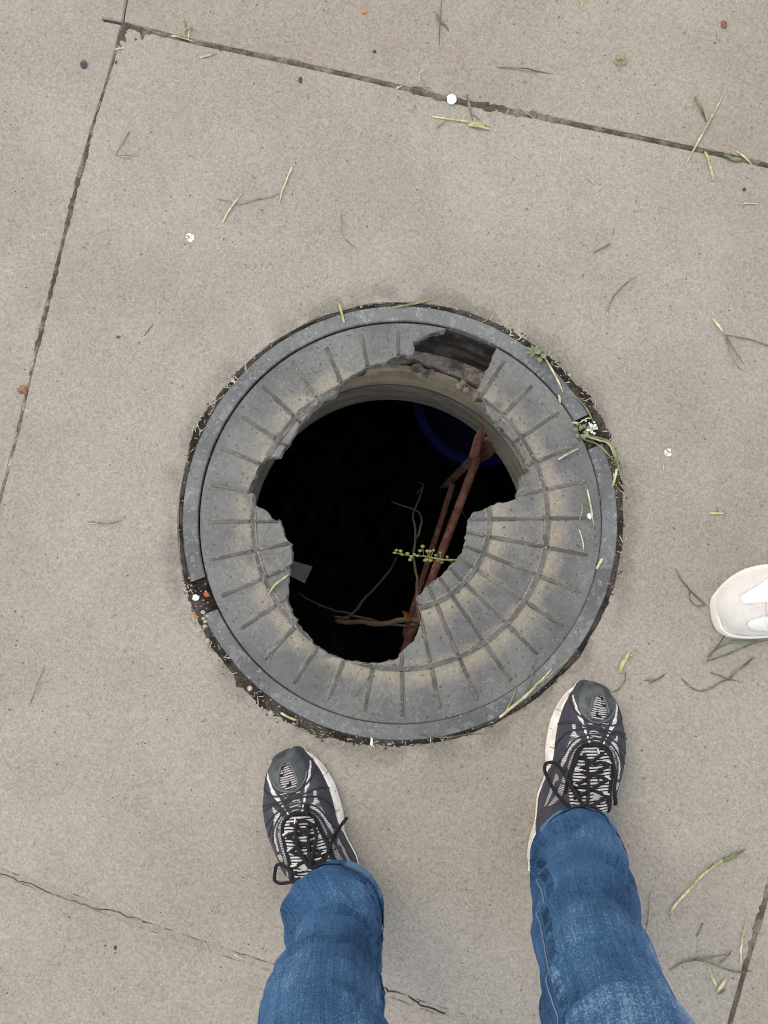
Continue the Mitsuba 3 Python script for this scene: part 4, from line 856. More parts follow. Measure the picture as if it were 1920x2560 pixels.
G(ZA, [('494,213 520,208 545,206', 2.2, 'r')], 'short dry straw across the left joint just below the corner')
G(ZA, [('650,128 690,148 718,166', 1.3, 'd')], 'thin dark stem lying along the stained corner of the top joint')
G(ZA, [('560,566 530,620 498,670', 1.7, 'd'), ('498,670 540,675 590,671', 1.9, 'g')], 'dark grass blade bent to a sharp V on the upper left of the slab')
G(ZA, [('958,966 1000,895 1055,828', 3.0, 's')], 'stout pale straw at the left end of the long crooked stem')
G(ZA, [('935,857 985,868 1030,880 1110,860 1170,850 1215,828', 2.2, 'g')], 'long crooked green stem between two pale straws on the slab')
G(ZA, [('1262,718 1240,775 1218,830 1205,890', 3.2, 's')], 'pale straw at the right end of the long crooked stem')
G(ZA, [('1478,922 1475,985 1490,1030 1555,1086', 1.2, 'd'), ('1435,1025 1480,1022', 1.0, 'r')], 'hair-thin dark stem curving to the right above the manhole')
G(ZA, [('133,1013 152,1041', 1.5, 'r'), ('140,1012 156,1034', 1.3, 'r')], 'two tiny dry flakes side by side on the left slab')
G(ZB, [('250,-5 242,80 238,196', 1.8, 'd')], 'straight dark grass stem at the top edge, with a curled leaf on it')
G(ZB, [('230,58 240,92 270,115 279,136', 4, 'd')], 'curled dark withered leaf lying against the top dark stem')
G(ZB, [('848,-6 856,14 852,36', 3.4, 'y')], 'stubby yellow stalk cut off by the top edge of the photo')
G(ZB, [('488,287 600,298 735,318', 2.6, 'd')], 'straight olive twig above the top joint, right of centre')
G(ZB, [('855,357 905,306', 1.2, 'r')], 'faint dry hair of grass below the fern-like leaf')
G(ZB, [('630,116 668,136', 1.3, 'r')], 'faint dry flake high on the top slab, above the olive twig')
G(ZB, [('150,362 158,312 206,295', 1.4, 'r'), ('160,325 182,372', 1.4, 'g'), ('158,330 150,365', 1.2, 's'), ('130,375 165,378 205,380', 2, 'd')], 'dry tuft with a hooked root on the top joint')
G(ZB, [('208,502 280,515 370,528 476,545', 3.0, 'y'), ('272,517 225,555', 1.8, 'g')], 'long yellow stalk below the top joint, by the white petal')
G(ZB, [('364,536 415,549 463,559', 7.0, 's')], 'thick pale cut stalk lying under the long yellow one')
G(ZB, [('358,405 368,460 386,522', 3.6, 'g'), ('386,494 420,523', 1.4, 'd')], 'green leaf blade crossing the top joint beside the white petal')
G(ZB, [('52,382 78,369', 3.0, 's')], 'short straw chip in the top joint, left of the hooked tuft')
G(ZB, [('480,468 502,492', 1.4, 'r'), ('537,468 531,496', 1.5, 'r'), ('525,492 548,472', 1.2, 'r')], 'pinch of dry chaff in the middle of the top joint')
G(ZB, [('606,479 655,516', 1.4, 's')], 'thin bowed straw in the top joint, right of the chaff')
G(ZB, [('1311,697 1380,570 1440,460 1479,388', 3.2, 's')], 'long pale straw slanting across the top joint near the right')
G(ZB, [('1345,415 1365,470 1396,526', 4.2, 'd')], 'dark green leaf touching the long slanting straw')
G(ZB, [('1388,653 1405,710 1425,778', 4.2, 'y'), ('1425,775 1440,788', 1.2, 'r')], 'stout yellow stalk below the right end of the top joint')
G(ZB, [('1525,652 1560,685 1596,711', 3.4, 'y')], 'yellow stalk piece at the far right of the top joint')
G(ZB, [('1468,668 1510,688 1552,690', 7.5, 'd'), ('1480,660 1530,672', 3, 'g')], 'crumpled dark leaf at the far right of the top joint')
G(ZB, [('762,663 767,712', 2.8, 's')], 'small upright straw chip alone on the slab, right of centre')
G(ZB, [('878,760 912,797', 3.0, 's'), ('884,772 905,784', 2, 'r')], 'small split straw slanting to the lower right')
G(ZB, [('804,848 803,936', 1.5, 'r')], 'thin dry straw standing upright above the manhole’s right side')
G(ZB, [('903,1091 940,1072 988,1047', 2.4, 'd'), ('988,1015 996,978', 1.4, 'd')], 'dull green blade in two pieces above the curved stem')
G(ZB, [('1534,881 1580,878 1632,881', 2.6, 's'), ('1545,873 1625,876', 1.6, 'd')], 'flat pair of straws near the right edge, high up')
G(ZB, [('1275,732 1298,740', 2.2, 'r')], 'tiny dry chip under the right part of the top joint')
G(ZD, [('545,632 560,560 620,465 690,400 762,354', 2.0, 'g'), ('545,632 552,600', 2.4, 's')], 'bowed green stem upper right of the manhole')
G(ZD, [('668,1026 680,950 676,888', 1.6, 'r')], 'thin dry straw between the bowed stem and the weed')
G(ZD, [('1282,654 1320,710 1362,768', 4.4, 's'), ('1360,765 1450,780 1560,805 1659,840 1720,855', 2.2, 'd'), ('1360,765 1390,860 1430,950 1476,1010', 2.6, 'g'), ('1372,780 1420,870 1491,967', 2.4, 'd')], 'three-leaved grass shoot at the right edge, beside the manhole')
G(ZD, [('1255,1999 1320,2001 1389,1998', 3.2, 'y'), ('1311,1958 1312,1996', 1.2, 'd')], 'yellow straw lying level above the white shoe')
G(ZD, [('941,1664 938,1706', 2.2, 's')], 'tiny straw chip below the white scuff mark')
G(ZD, [('1217,1183 1241,1174', 2, 'r')], 'tiny white chip far right of the frame’s notch')
G(ZD, [('212,1626 270,1592 353,1549', 3.2, 's')], 'pale straw on the right of the cover, just below the notch', base=.0022)
G(ZD, [('214,1183 226,1237', 4.4, 'y')], 'short yellow chip on the frame above the right notch', base=.0014)
G(ZD, [('411,1834 422,1900 456,2081', 2.8, 's'), ('416,1930 438,1960', 2, 'g')], 'pale stalk on the right rim of the cover', base=.0022)
G(ZD, [('375,1928 374,1990 349,2072', 2.0, 'g'), ('374,2000 392,1990', 1.2, 'g')], 'little green forked blade on the cover, left of the pale stalk', base=.0022)
G(ZE, [('95,82 120,170 136,272', 2.0, 'r')], 'thin dry stem on the right of the cover, lowest of those there', base=.0022)
G(ZD, [('512,1828 497,1880 482,1962', 1.4, 'd')], 'dark hair of grass lying in the gap at the cover’s right rim', base=.0022)
G(ZD, [('616,1688 602,1750 579,1832', 4.8, 'y')], 'yellow stalk in the soil right of the frame')
G(ZE, [('240,404 262,360 289,316', 5.5, 's'), ('255,372 268,345', 3, 'g')], 'small husk lying on the right of the frame', base=.0014)
G(ZE, [('893,402 940,500 1015,590 1090,660 1172,726', 2.6, 'd'), ('1015,590 1010,650 1050,705 1125,712', 1.6, 'd'), ('1105,700 1140,712', 3.5, 'g')], 'dark branching stem that runs under the toe of the white shoe')
G(ZE, [('1128,1196 1160,1130 1230,1070 1330,1020 1450,1010 1600,1008', 3.2, 'g'), ('1302,962 1230,1050 1150,1165', 2.0, 'd'), ('1150,1170 1250,1135 1400,1078 1520,1028 1700,985', 2.6, 'd')], 'tuft of long dark blades beneath the white shoe')
G(ZE, [('944,1313 1010,1380 1090,1416 1180,1395 1260,1345 1345,1325 1452,1346', 2.8, 'd'), ('1340,1320 1400,1240 1470,1190 1552,1133', 4.4, 'd'), ('1180,1263 1260,1292 1345,1325', 2.2, 'd')], 'three-armed dark grass sprawled below the white shoe')
G(ZE, [('637,1330 720,1325 822,1273', 3.0, 'd'), ('670,1360 740,1318', 1.8, 'd')], 'dull crossed blades right of the right running shoe')
G(ZE, [('428,1268 448,1200 480,1150 516,1082', 8.5, 'y'), ('490,1140 558,1104', 2.6, 's'), ('480,1262 466,1330 420,1400 358,1430', 2.8, 'd'), ('500,1160 548,1132', 1.6, 's')], 'thick yellow sprout with a trailing leaf by the toe of the right running shoe')
G(ZF, [('580,1302 640,1200 740,1092 840,980 940,900 1040,832 1122,738', 5.4, 's'), ('1035,838 1100,808 1162,784', 8.5, 'g'), ('1140,790 1222,744', 4, 'd'), ('585,1335 620,1250', 3, 's'), ('895,925 945,866', 2, 'd')], 'long yellow-green stalk with a green tip at the lower right')
G(ZF, [('421,1108 410,1250 384,1452', 2.2, 'g')], 'thin upright blade close to the right trouser leg')
G(ZF, [('867,1368 832,1440 809,1492', 2.6, 'd')], 'short dull blade under the long stalk at lower right')
G(ZF, [('1182,1702 1184,1600 1190,1505 1215,1390 1252,1268', 3.6, 's'), ('1174,1610 1186,1550', 3.2, 'y'), ('1205,1470 1250,1520', 1.0, 'r')], 'upright straw beside the lower right joint')
G(ZF, [('588,1767 680,1700 790,1668 900,1655 1062,1634', 3.0, 'd'), ('790,1668 920,1695 1050,1745 1160,1775 1282,1770', 3.4, 'd'), ('1000,1702 1060,1640 1112,1588', 3.0, 'd')], 'large forked dark weed stem at the lower right')
G(ZF, [('908,1734 940,1820 982,1902', 4.6, 's')], 'curved straw chip under the large forked stem')
G(ZF, [('978,1950 1020,1890 1062,1828', 6.0, 's'), ('1000,1962 1056,1920', 3.6, 'd')], 'pale split straw, lowest at the right')
G(ZC, [('934,722 996,638', 1.8, 'g')], 'fine green blade alone on the left of the slab')
G(ZC, [('768,1188 802,1222', 1.5, 'r')], 'tiny pale fibre left of the manhole')
G(ZG, [('1342,888 1417,921', 2.4, 's')], 'pale straw on the mended joint beside the left trouser leg')
G(ZG, [('1178,830 1195,850 1206,886', 1.4, 'r')], 'bowed dry fibre on the mended joint')
G(D, [('190,1127 230,1131 266,1123', 2.4, 'd'), ('192,1130 240,1134', 1.4, 'r')], 'level dull straw left of the manhole')
G(D, [('64,1522 80,1480 96,1436', 1.4, 'd')], 'thin slanting dark stem low on the left')
G(Z1, [('1218,242 1203,180 1186,122 1172,95', 3.6, 'y'), ('1205,200 1190,150', 3, 'g')], 'yellow-green blade hanging over the top left of the frame', base=.0014)
G(Z1, [('690,490 708,500', 3.4, 'y')], 'tiny yellow leaf scrap on the upper left of the frame', base=.0014)
G(Z2, [('0,133 110,118 200,97 271,80', 3.2, 'g'), ('40,128 140,105', 1.6, 's')], 'green blade along the top edge of the frame', base=.001)
G(Z4, [('743,1366 900,1232 1030,1110 1107,1028', 4.8, 's'), ('790,1322 830,1230 866,1138', 3.0, 'g'), ('905,1130 930,1180 958,1248', 2.6, 'g'), ('940,1190 970,1060 1002,948', 1.8, 'd'), ('940,1190 1100,1062 1252,928', 2.0, 'g')], 'spreading grass shoot on the lower right of the frame', base=.0016)
G(Z4, [('175,1482 380,1502 520,1480 668,1478', 2.2, 'd')], 'thin dark stem along the bottom of the frame')
G(Z3, [('694,516 740,450 836,374', 3.2, 's'), ('700,512 760,440', 1.6, 'g')], 'pale green blade on the left stub of the cover’s middle', base=.0022)
G(Z3, [('1294,1222 1390,1082 1398,1046', 1.8, 'd')], 'thin dull stem on the lower part of the cover', base=.0022)
G(Z3, [('778,1333 840,1366 897,1388', 5.0, 's')], 'pale husk in the soil below the frame')
G(Z3, [('188,774 280,746', 1.8, 's')], 'straw sticking out below the left notch')
G(Z3, [('1500,1552 1576,1546', 3.6, 'r'), ('1490,1540 1530,1556', 2, 'r')], 'white straw chips at the bottom of the frame')
G(Z3, [('415,672 440,640 475,625', 1.4, 'r')], 'curled root fibre at the upper left of the frame') if False else None
G(Z1, [('375,690 420,655 472,626', 1.4, 'r')], 'curled root fibre in the soil at the upper left of the frame')

def pebble(name, view, x, y, r, bs, label, cat, flat=0.5, seed=1, base=0.0, sub=2, rough=.35):
    c = view(x, y, base)
    return tag(obj(name, blob((c[0], c[1], base + r[1] * 0.0 + min(r) * flat * 0.55), (r[0], r[1], min(r) * flat), seed, sub, rough), bs, smooth=True), label, cat)
mat('mat_dark_stone', tex(lambda p, n, uv: mix((0.035, 0.037, 0.045), (0.09, 0.09, 0.10), noise(p.x * 300, p.y * 300, p.z * 300))), 0.7, 0.3)
mat('mat_pale_stone', tex(lambda p, n, uv: mix((0.30, 0.26, 0.21), (0.50, 0.46, 0.40), noise(p.x * 200, p.y * 200, p.z * 200)) * (0.7 + 0.5 * noise(p.x * 500, p.y * 500, p.z * 500))), 0.85, 0.2)
mat('mat_white_petal', tex(lambda p, n, uv: C((0.80, 0.82, 0.82)) * (0.8 + 0.25 * noise(p.x * 400, p.y * 400, p.z * 400))), 0.7, 0.2)
mat('mat_cream', tex(lambda p, n, uv: mix((0.34, 0.32, 0.26), (0.74, 0.70, 0.58), smoothstep(0.3, 0.55, noise(p.x * 420, p.y * 420, 1.0)))), 0.8, 0.2)
mat('mat_orange_leaf', tex(lambda p, n, uv: mix((0.42, 0.15, 0.04), (0.52, 0.29, 0.10), noise(p.x * 200, p.y * 200, p.z * 200))), 0.7, 0.2)
mat('mat_red_petal', (0.40, 0.10, 0.04), 0.7, 0.2)
mat('mat_brown_leaf', tex(lambda p, n, uv: mix((0.13, 0.065, 0.045), (0.30, 0.17, 0.12), noise(p.x * 300, p.y * 300, p.z * 300))), 0.8, 0.2)
pebble('pebble', ZA, 363, 280, (.0053, .0066), 'mat_dark_stone', 'flat blue-black pebble on the upper left slab', 'pebble', .45, 1, rough=.15)
pebble('pebble', ZA, 1298, 347, (.0029, .0048), 'mat_dark_stone', 'small dark seed-shaped pebble below the top joint', 'pebble', .6, 2)
pebble('pebble', ZA, 1618, 224, (.0025, .0025), 'mat_dark_stone', 'small round black pebble above the top joint', 'pebble', .7, 3)
pebble('pebble', ZB, 1556, 819, (.0026, .0025), 'mat_dark_stone', 'small dark pebble near the right edge', 'pebble', .6, 4)
pebble('pebble', ZG, 665, 850, (.0023, .0028), 'mat_dark_stone', 'dark pebble on the bottom left slab', 'pebble', .6, 5)
pebble('paint_chip', ZC, 768, 733, (.0032, .0022), 'mat_dark_stone', 'small blue-grey chip on the left of the slab', 'chip', .25, 6)
pebble('white_blossom', ZB, 292, 430, (.0074, .0080), 'mat_white_petal', 'round white petal lying on the top joint', 'petal', .16, 7, rough=.2, base=.0028)
pebble('gum_spot', ZA, 820, 1028, (.0073, .0066), 'mat_cream', 'flat cream blob of old chewing gum on the slab', 'chewing gum', .10, 8, rough=.3)
pebble('gum_spot', ZD, 972, 1580, (.0056, .0058), 'mat_cream', 'flat white blob of old gum right of the manhole', 'chewing gum', .10, 9, rough=.5)
pebble('dead_leaf', ZA, 1575, 52, (.0046, .0034), 'mat_orange_leaf', 'curled orange leaf scrap at the top of the slab', 'leaf', .5, 10)
pebble('dead_leaf', ZC, 150, 1075, (.0062, .0066), 'mat_brown_leaf', 'crumpled red-brown leaf on the left joint', 'leaf', .35, 11, rough=.9)
pebble('dead_leaf', ZB, 1467, 106, (.0046, .0064), 'mat_brown_leaf', 'dark curled leaf high on the right', 'leaf', .6, 12, rough=.8)
pebble('white_blossom', Z3, 190, 537, (.0054, .0044), 'mat_white_petal', 'white petal at the left notch of the frame', 'petal', .3, 13)
pebble('white_blossom', Z3, 1407, 1534, (.0026, .0065), 'mat_white_petal', 'white petal standing on edge below the frame', 'petal', .5, 14)
pebble('red_petal', Z3, 268, 517, (.0040, .0036), 'mat_red_petal', 'red flower scrap in the left notch', 'petal', .4, 15, rough=.7)
pebble('orange_petal', Z3, 196, 668, (.0038, .0030), 'mat_orange_leaf', 'orange flower scrap just outside the left notch', 'petal', .4, 16, rough=.8)
for k, (x, y, a_, lb) in enumerate([(243, 637, .0036, 'topmost pale pebble in the left notch'), (246, 680, .0026, 'pale pebble at the left side of the notch’s heap'), (275, 664, .0026, 'pale pebble at the right side of the notch’s heap'), (258, 702, .0028, 'pale pebble under the two in the left notch'), (256, 736, .0034, 'lowest pale pebble at the left notch')]):
    pebble('pebble', Z3, x, y, (a_, a_ * .85), 'mat_pale_stone', lb, 'pebble', .8, 20 + k)
for k, (x, y, a_, lb) in enumerate([(567, 1163, .0042, 'largest pale pebble in the soil at the lower left of the frame'), (275, 838, .0044, 'grey pebble in the wet soil beside the lower left of the frame'), (712, 1335, .0038, 'grey pebble in the soil below the frame')]):
    pebble('pebble', Z3, x, y, (a_ * .9, a_), 'mat_pale_stone', lb, 'pebble', .7, 30 + k)
pebble('plaster_crumb', ZD, 425, 2020, (.0034, .0046), 'mat_white_petal', 'white crumb on the right rim of the cover', 'crumb', .6, 41, base=.0022)
pebble('plaster_crumb', ZD, 1222, 1178, (.002, .001), 'mat_white_petal', 'x', 'crumb', .6, 42) if False else None

# soil in the two notches, grit in the joint round the frame
for ang, w0, lb in ((25.0, .046, 'dark soil filling the right notch of the frame'), (201.2, .049, 'dark soil filling the left notch of the frame')):
    gx_, gy_ = np.meshgrid(np.linspace(RI - .002, RO + .006, 40), np.linspace(-w0 / 2, w0 / 2, 50), indexing='ij')
    a = math.radians(ang); X = CX + gx_ * math.cos(a) - gy_ * math.sin(a); Y = CY + gx_ * math.sin(a) + gy_ * math.cos(a)
    z = -.0115 + .010 * meshkit.fbm(np.stack([X * 120, Y * 120, X * 0], -1), 4, 5) + .006 * (gx_ - RI) / (RO - RI)
    tag(obj('notch_soil', trimesh.Trimesh(np.stack([X, Y, z], -1).reshape(-1, 3), grid_faces(40, 50), process=False), 'mat_soil'), lb, None, None, 'structure')
def gritty(n, seed, lo, hi, bs, label, name):
    r_ = np.random.default_rng(seed); ms = []
    for _ in range(n):
        a = r_.uniform(0, 2 * np.pi); w = np.interp(math.degrees(a), wtab[:, 0], wtab[:, 1]) / 1000
        d = RO + w * r_.uniform(0.0, .95) ** 1.3
        if r_.random() < .12: a = math.radians(r_.choice([25., 201.2]) + r_.uniform(-4, 4)); d = r_.uniform(RI + .002, RO + .01)
        if r_.random() > (0.5 + 0.5 * (w > .012)): continue
        s_ = r_.uniform(lo, hi) * r_.uniform(.6, 1.1)
        ms.append(blob((CX + d * math.cos(a), CY + d * math.sin(a), 0.0 + s_ * .2), (s_, s_ * r_.uniform(.6, 1), s_ * .7), int(r_.integers(1, 99)), 0 if s_ < .0016 else 1, .5))
    tag(obj(name, join(ms), bs, smooth=True), label, 'grit', None, 'stuff')
gritty(420, 5, .0006, .0019, 'mat_pale_stone', 'pale grit and crumbs in the soil round the manhole frame', 'pale_grit')
gritty(420, 6, .0008, .0024, 'mat_dark_stone', 'dark grit in the soil round the manhole frame', 'dark_grit')
# straw chaff lying in that soil
ms = []; r_ = np.random.default_rng(8)
for k in range(150):
    a = math.radians(r_.choice([r_.uniform(-10, 75), r_.uniform(195, 290), r_.uniform(135, 165)])); w = np.interp(math.degrees(a) % 360, wtab[:, 0], wtab[:, 1]) / 1000
    d = RO + w * r_.uniform(0.05, .9); b = r_.uniform(0, 2 * np.pi); l_ = r_.uniform(.002, .007)
    c = np.array([CX + d * math.cos(a), CY + d * math.sin(a)]); e = np.array([math.cos(b), math.sin(b)]) * l_
    ms.append(blade(np.array([c - e, c + [l_ * .1, 0], c + e]), r_.uniform(.0006, .0014), .001, .001, seed=k))
tag(obj('chaff', join(ms), 'mat_dry', smooth=True), 'dry chaff in the soil round the manhole frame', 'chaff', None, 'stuff')
# loose grains on the pavement
ms = []; ml = []
for k in range(900):
    x, y = r_.uniform(-.62, .62), r_.uniform(-.75, .95)
    if math.hypot(x - CX, y - CY) < RO + .02: continue
    s_ = r_.uniform(.0006, .0015); (ms if k % 3 else ml).append(blob((x, y, s_ * .25), (s_, s_ * .8, s_ * .5), k % 50, 0, .4))
tag(obj('sand', join(ms), 'mat_dark_stone', smooth=True), 'dark grains of sand scattered over the pavement', 'sand', None, 'stuff')
tag(obj('pale_sand', join(ml), 'mat_pale_stone', smooth=True), 'pale grains of sand scattered over the pavement', 'sand', None, 'stuff')

# weeds
mat('mat_weed', tex(lambda p, n, uv: mix((0.13, 0.16, 0.09), (0.25, 0.28, 0.17), noise(p.x * 200, p.y * 200, p.z * 200))), 0.6, 0.3)
def leaf(c, d, ln, w, rise, seed=0):
    d = np.asarray(d, float) / np.linalg.norm(d); s_ = np.array([-d[1], d[0]])
    t = np.linspace(0, 1, 9); half = w / 2 * np.sin(np.pi * np.clip(t, .03, .985) ** .8)
    u = np.linspace(-1, 1, 5)
    xy = np.asarray(c)[:2] + d * (t * ln)[:, None, None] * 1.0 + s_ * (u[None, :, None] * half[:, None, None])
    z = c[2] + rise * np.sin(2.4 * t)[:, None] + (0.18 * np.abs(u)[None] * half[:, None])
    v = np.concatenate([xy, np.broadcast_to(z, xy.shape[:2])[..., None]], -1).reshape(-1, 3)
    f = grid_faces(9, 5)
    return trimesh.Trimesh(np.vstack([v, v - [0, 0, .0005]]), np.vstack([f, f[:, ::-1] + len(v)]), process=False)
def weed(label, base, leaves, stems):
    k = thing('weed', label, 'weed')
    for c, d, ln, w, rise in leaves: obj('leaf', leaf(c, d, ln, w, rise), 'mat_weed', k, smooth=True)
    for s_, w, m_ in stems: obj('stem', blade(s_, w, .004, .003, seed=3), MS[m_], k, smooth=True)
c = ZD(45, 885, .004)
weed('small withered weed with a long pale stem on the upper right of the frame', c,
    [((c[0], c[1], .004), (math.cos(a), math.sin(a)), l_ * .72, w_ * .7, .005) for a, l_, w_ in ((2.7, .022, .006), (2.1, .016, .006), (3.3, .022, .005), (1.2, .015, .006), (.3, .018, .006), (-.4, .014, .008), (4.0, .016, .006))] +
    [((*ZD(88, 905)[:2], .006), (.6, -.8), .010, .008, .004), ((*ZD(80, 925)[:2], .005), (-.3, -1), .010, .008, .004), ((*ZD(95, 890)[:2], .006), (-1, .2), .008, .007, .004)],
    [(pts(ZD, '108,920 150,1000 190,1070 241,1167'), .0030, 's'), (pts(ZD, '150,985 160,960 175,950'), .0014, 'g')])
c = ZD(360, 1430, .004)
weed('small green weed growing in the right notch of the frame', c,
    [((*ZD(x, y)[:2], .003 + .002 * (i % 3)), (math.cos(a), math.sin(a)), l_, l_ * .72, .005) for i, (x, y, a, l_) in enumerate(((350, 1405, 2.3, .009), (345, 1425, 3.2, .009), (362, 1420, .8, .008), (378, 1440, 0, .009), (365, 1455, -1.2, .010), (382, 1458, -.5, .008), (345, 1450, -2.2, .008), (392, 1425, .6, .008), (355, 1435, 1.6, .008)))],
    [(pts(ZD, '388,1465 470,1480 560,1520 600,1620 652,1792'), .0034, 'g'), (pts(ZD, '390,1468 480,1500 555,1530 612,1660'), .0028, 's'), (pts(ZD, '380,1490 480,1535 580,1635 630,1712'), .0022, 'g'), (pts(ZD, '330,1195 400,1290 457,1386'), .0022, 'g'), (pts(ZD, '350,1378 400,1350 440,1345'), .0020, 's'), (pts(ZD, '300,1375 360,1390'), .0030, 's')])
# white seed head: a clump of small fluffy florets
c = ZD(440, 1410, .006); ms = [blob((c[0] + r_.normal(0, .0036), c[1] + r_.normal(0, .0044), .005 + r_.uniform(0, .008)), (r_.uniform(.0010, .0022),) * 3, k + 1, 1, .7) for k in range(30)]
tag(obj('dandelion_clock', join(ms), 'mat_white_petal', smooth=True), 'fluffy white seed head in the right notch of the frame', 'seed head')
# a fern-like green leaf on the top slab
c = ZB(1018, 275, .002); k = thing('green_leaflet', 'tiny feathery green leaf alone on the top slab', 'leaf')
obj('stem', blade(np.array([ZB(1014, 312), ZB(1018, 285), ZB(1022, 262)]), .0012, .001, .001), 'mat_green', k, smooth=True)
for i, (x, y, a) in enumerate(((1012, 285, 2.4), (1010, 275, 2.6), (1012, 264, 2.0), (1026, 284, .7), (1028, 274, .5), (1026, 264, 1.0), (1019, 262, 1.55))):
    obj('leaf', leaf((*ZB(x, y)[:2], .002), (math.cos(a), math.sin(a)), .0085, .0040, .001), 'mat_green', k, smooth=True)

# ------------------------------------------------------------------ bodies: one smooth surface out of hulls of spheres
def ball(c, r): return manifold3d.Manifold.sphere(float(r), 20).translate([float(q) for q in c])
def limbs(bones, fine_=0.014, iters=12, fingers=False):
    ms = []
    for b in bones: ms.append(manifold3d.Manifold.batch_hull([ball(c, r) for c, r in b]))
    m = manifold3d.Manifold.batch_boolean(ms, manifold3d.OpType.Add).refine_to_length(fine_)
    q = m.to_mesh(); t = trimesh.Trimesh(q.vert_properties[:, :3], q.tri_verts)
    return trimesh.smoothing.filter_taubin(t, iterations=iters)
mat('mat_skin', tex(lambda p, n, uv: mix((0.42, 0.26, 0.18), (0.52, 0.33, 0.24), fbm(p.x * 40, p.y * 40, p.z * 40, 2))), 0.55, 0.4)
mat('mat_hair', (0.018, 0.015, 0.013), 0.6, 0.4)
mat('mat_jacket', tex(lambda p, n, uv: mix((0.035, 0.037, 0.042), (0.055, 0.057, 0.063), fbm(p.x * 30, p.y * 30, p.z * 30, 3))), 0.9, 0.15)
mat('mat_shirt', tex(lambda p, n, uv: mix((0.22, 0.22, 0.23), (0.30, 0.30, 0.31), fbm(p.x * 30, p.y * 30, p.z * 30, 3))), 0.9, 0.15)
mat('mat_grey_trousers', tex(lambda p, n, uv: mix((0.060, 0.060, 0.065), (0.10, 0.10, 0.105), fbm(p.x * 30, p.y * 30, p.z * 8, 3))), 0.9, 0.15)
mat('mat_phone', (0.02, 0.02, 0.022), 0.3, 0.5); mat('mat_eye', (0.7, 0.7, 0.68), 0.2, 0.5); mat('mat_iris', (0.03, 0.02, 0.015), 0.2, 0.5)
def hand(wr, d, palm_n, curl, side):
    """palm and five bent fingers; d: towards the fingertips, palm_n: out of the palm"""
    wr, d, n = np.asarray(wr, float), unit(np.asarray(d, float)), np.asarray(palm_n, float); n = unit(n - d * (n @ d)); s_ = np.cross(d, n) * side
    k = wr + d * .085
    bones = [[(wr, .024), (wr + d * .02 + s_ * .012, .020), (k + s_ * .028, .012), (k - s_ * .030, .012), (wr + d * .02 - s_ * .014, .020)]]
    for i, (o, l1) in enumerate(((.030, .042), (.010, .048), (-.011, .045), (-.030, .036))):
        a = k + s_ * o; dd = d
        for j, (l_, r0, r1) in enumerate(((l1, .0095, .0088), (l1 * .65, .0088, .0080), (l1 * .5, .0080, .0070))):
            dd = unit(dd * math.cos(curl[j]) + n * math.sin(curl[j])) if j == 0 else unit(dd + n * math.tan(curl[j]))
            b = a + dd * l_; bones.append([(a, r0), (b, r1)]); a = b
    a = wr + d * .025 + s_ * .026; b = a + unit(d * .6 + s_ * .75 + n * .25) * .036; c = b + unit(d * .9 + s_ * .15 + n * .35) * .030; e = c + unit(d + n * .4) * .022
    return bones + [[(a, .014), (b, .0115)], [(b, .0115), (c, .0100)], [(c, .0100), (e, .0082)]]
def head(key, at, R):
    """face along +y before R; at: the middle of the skull"""
    W = lambda p: np.asarray(at) + R @ np.asarray(p, float)
    bones = [[(W((0, -.018, .030)), .082), (W((0, .012, .022)), .078), (W((0, .020, -.045)), .060)], [(W((0, .032, -.095)), .030), (W((.034, .012, -.075)), .030), (W((-.034, .012, -.075)), .030), (W((0, .010, -.03)), .068)],
        [(W((0, .086, .008)), .009), (W((0, .107, -.030)), .0115), (W((.013, .092, -.033)), .009), (W((-.013, .092, -.033)), .009)], [(W((-.018, .080, -.066)), .008), (W((.018, .080, -.066)), .008), (W((0, .086, -.064)), .009)],
        [(W((0, -.02, -.05)), .056), (W((0, -.045, -.155)), .056)]] + [[(W((s_ * .082, -.006, .012)), .010), (W((s_ * .088, -.016, -.028)), .008)] for s_ in (-1, 1)]
    obj('head', limbs(bones, .008, 8), 'mat_skin', key, smooth=True)
    for s_ in (-1, 1):
        obj('eye', trimesh.Trimesh(trimesh.creation.icosphere(2, .011).vertices + W((s_ * .031, .080, .006)), trimesh.creation.icosphere(2).faces), 'mat_eye', key, smooth=True)
    cap_ = limbs([[(W((0, -.024, .038)), .088), (W((0, .012, .046)), .078)], [(W((0, -.035, .01)), .085), (W((0, -.045, -.04)), .066)]], .010, 6)
    v = np.array(cap_.vertices); cap_.vertices = v + (meshkit.noise(v * 160)[:, None] - .5) * .005
    obj('hair', cap_, 'mat_hair', key, smooth=True)
def rotx(a): c, s_ = math.cos(a), math.sin(a); return np.array([[1, 0, 0], [0, c, -s_], [0, s_, c]])
def rotz(a): c, s_ = math.cos(a), math.sin(a); return np.array([[c, -s_, 0], [s_, c, 0], [0, 0, 1]])

# photographer above the legs, added out of view for light: hips, jacket, arms, phone
hLx, hRx = (np.array([LG.r[0](.86), LG.r[1](.86), .86]), np.array([RG.r[0](.86), RG.r[1](.86), .86])) if False else (np.array([-.054, -.531, .86]), np.array([.130, -.532, .86]))
mx, my = (hLx[0] + hRx[0]) / 2, -.535
obj('seat_of_jeans', limbs([[((hLx[0], my, .84), .099), ((mx - .06, my - .01, .95), .105), ((mx, my, .90), .10)], [((hRx[0], my, .84), .099), ((mx + .06, my - .01, .95), .105), ((mx, my, .90), .10)], [((mx - .07, my, .95), .100), ((mx + .07, my, .95), .100), ((mx - .065, my, 1.04), .100), ((mx + .065, my, 1.04), .100)]]), 'mat_denim', person, smooth=True)
sh = [np.array([mx + s_ * .185, my + .02, 1.40]) for s_ in (-1, 1)]; el = [np.array([mx + s_ * .245, my + .165, 1.20]) for s_ in (-1, 1)]
wr = [np.array([s_ * .085 + .004, -.165, 1.375]) for s_ in (-1, 1)]
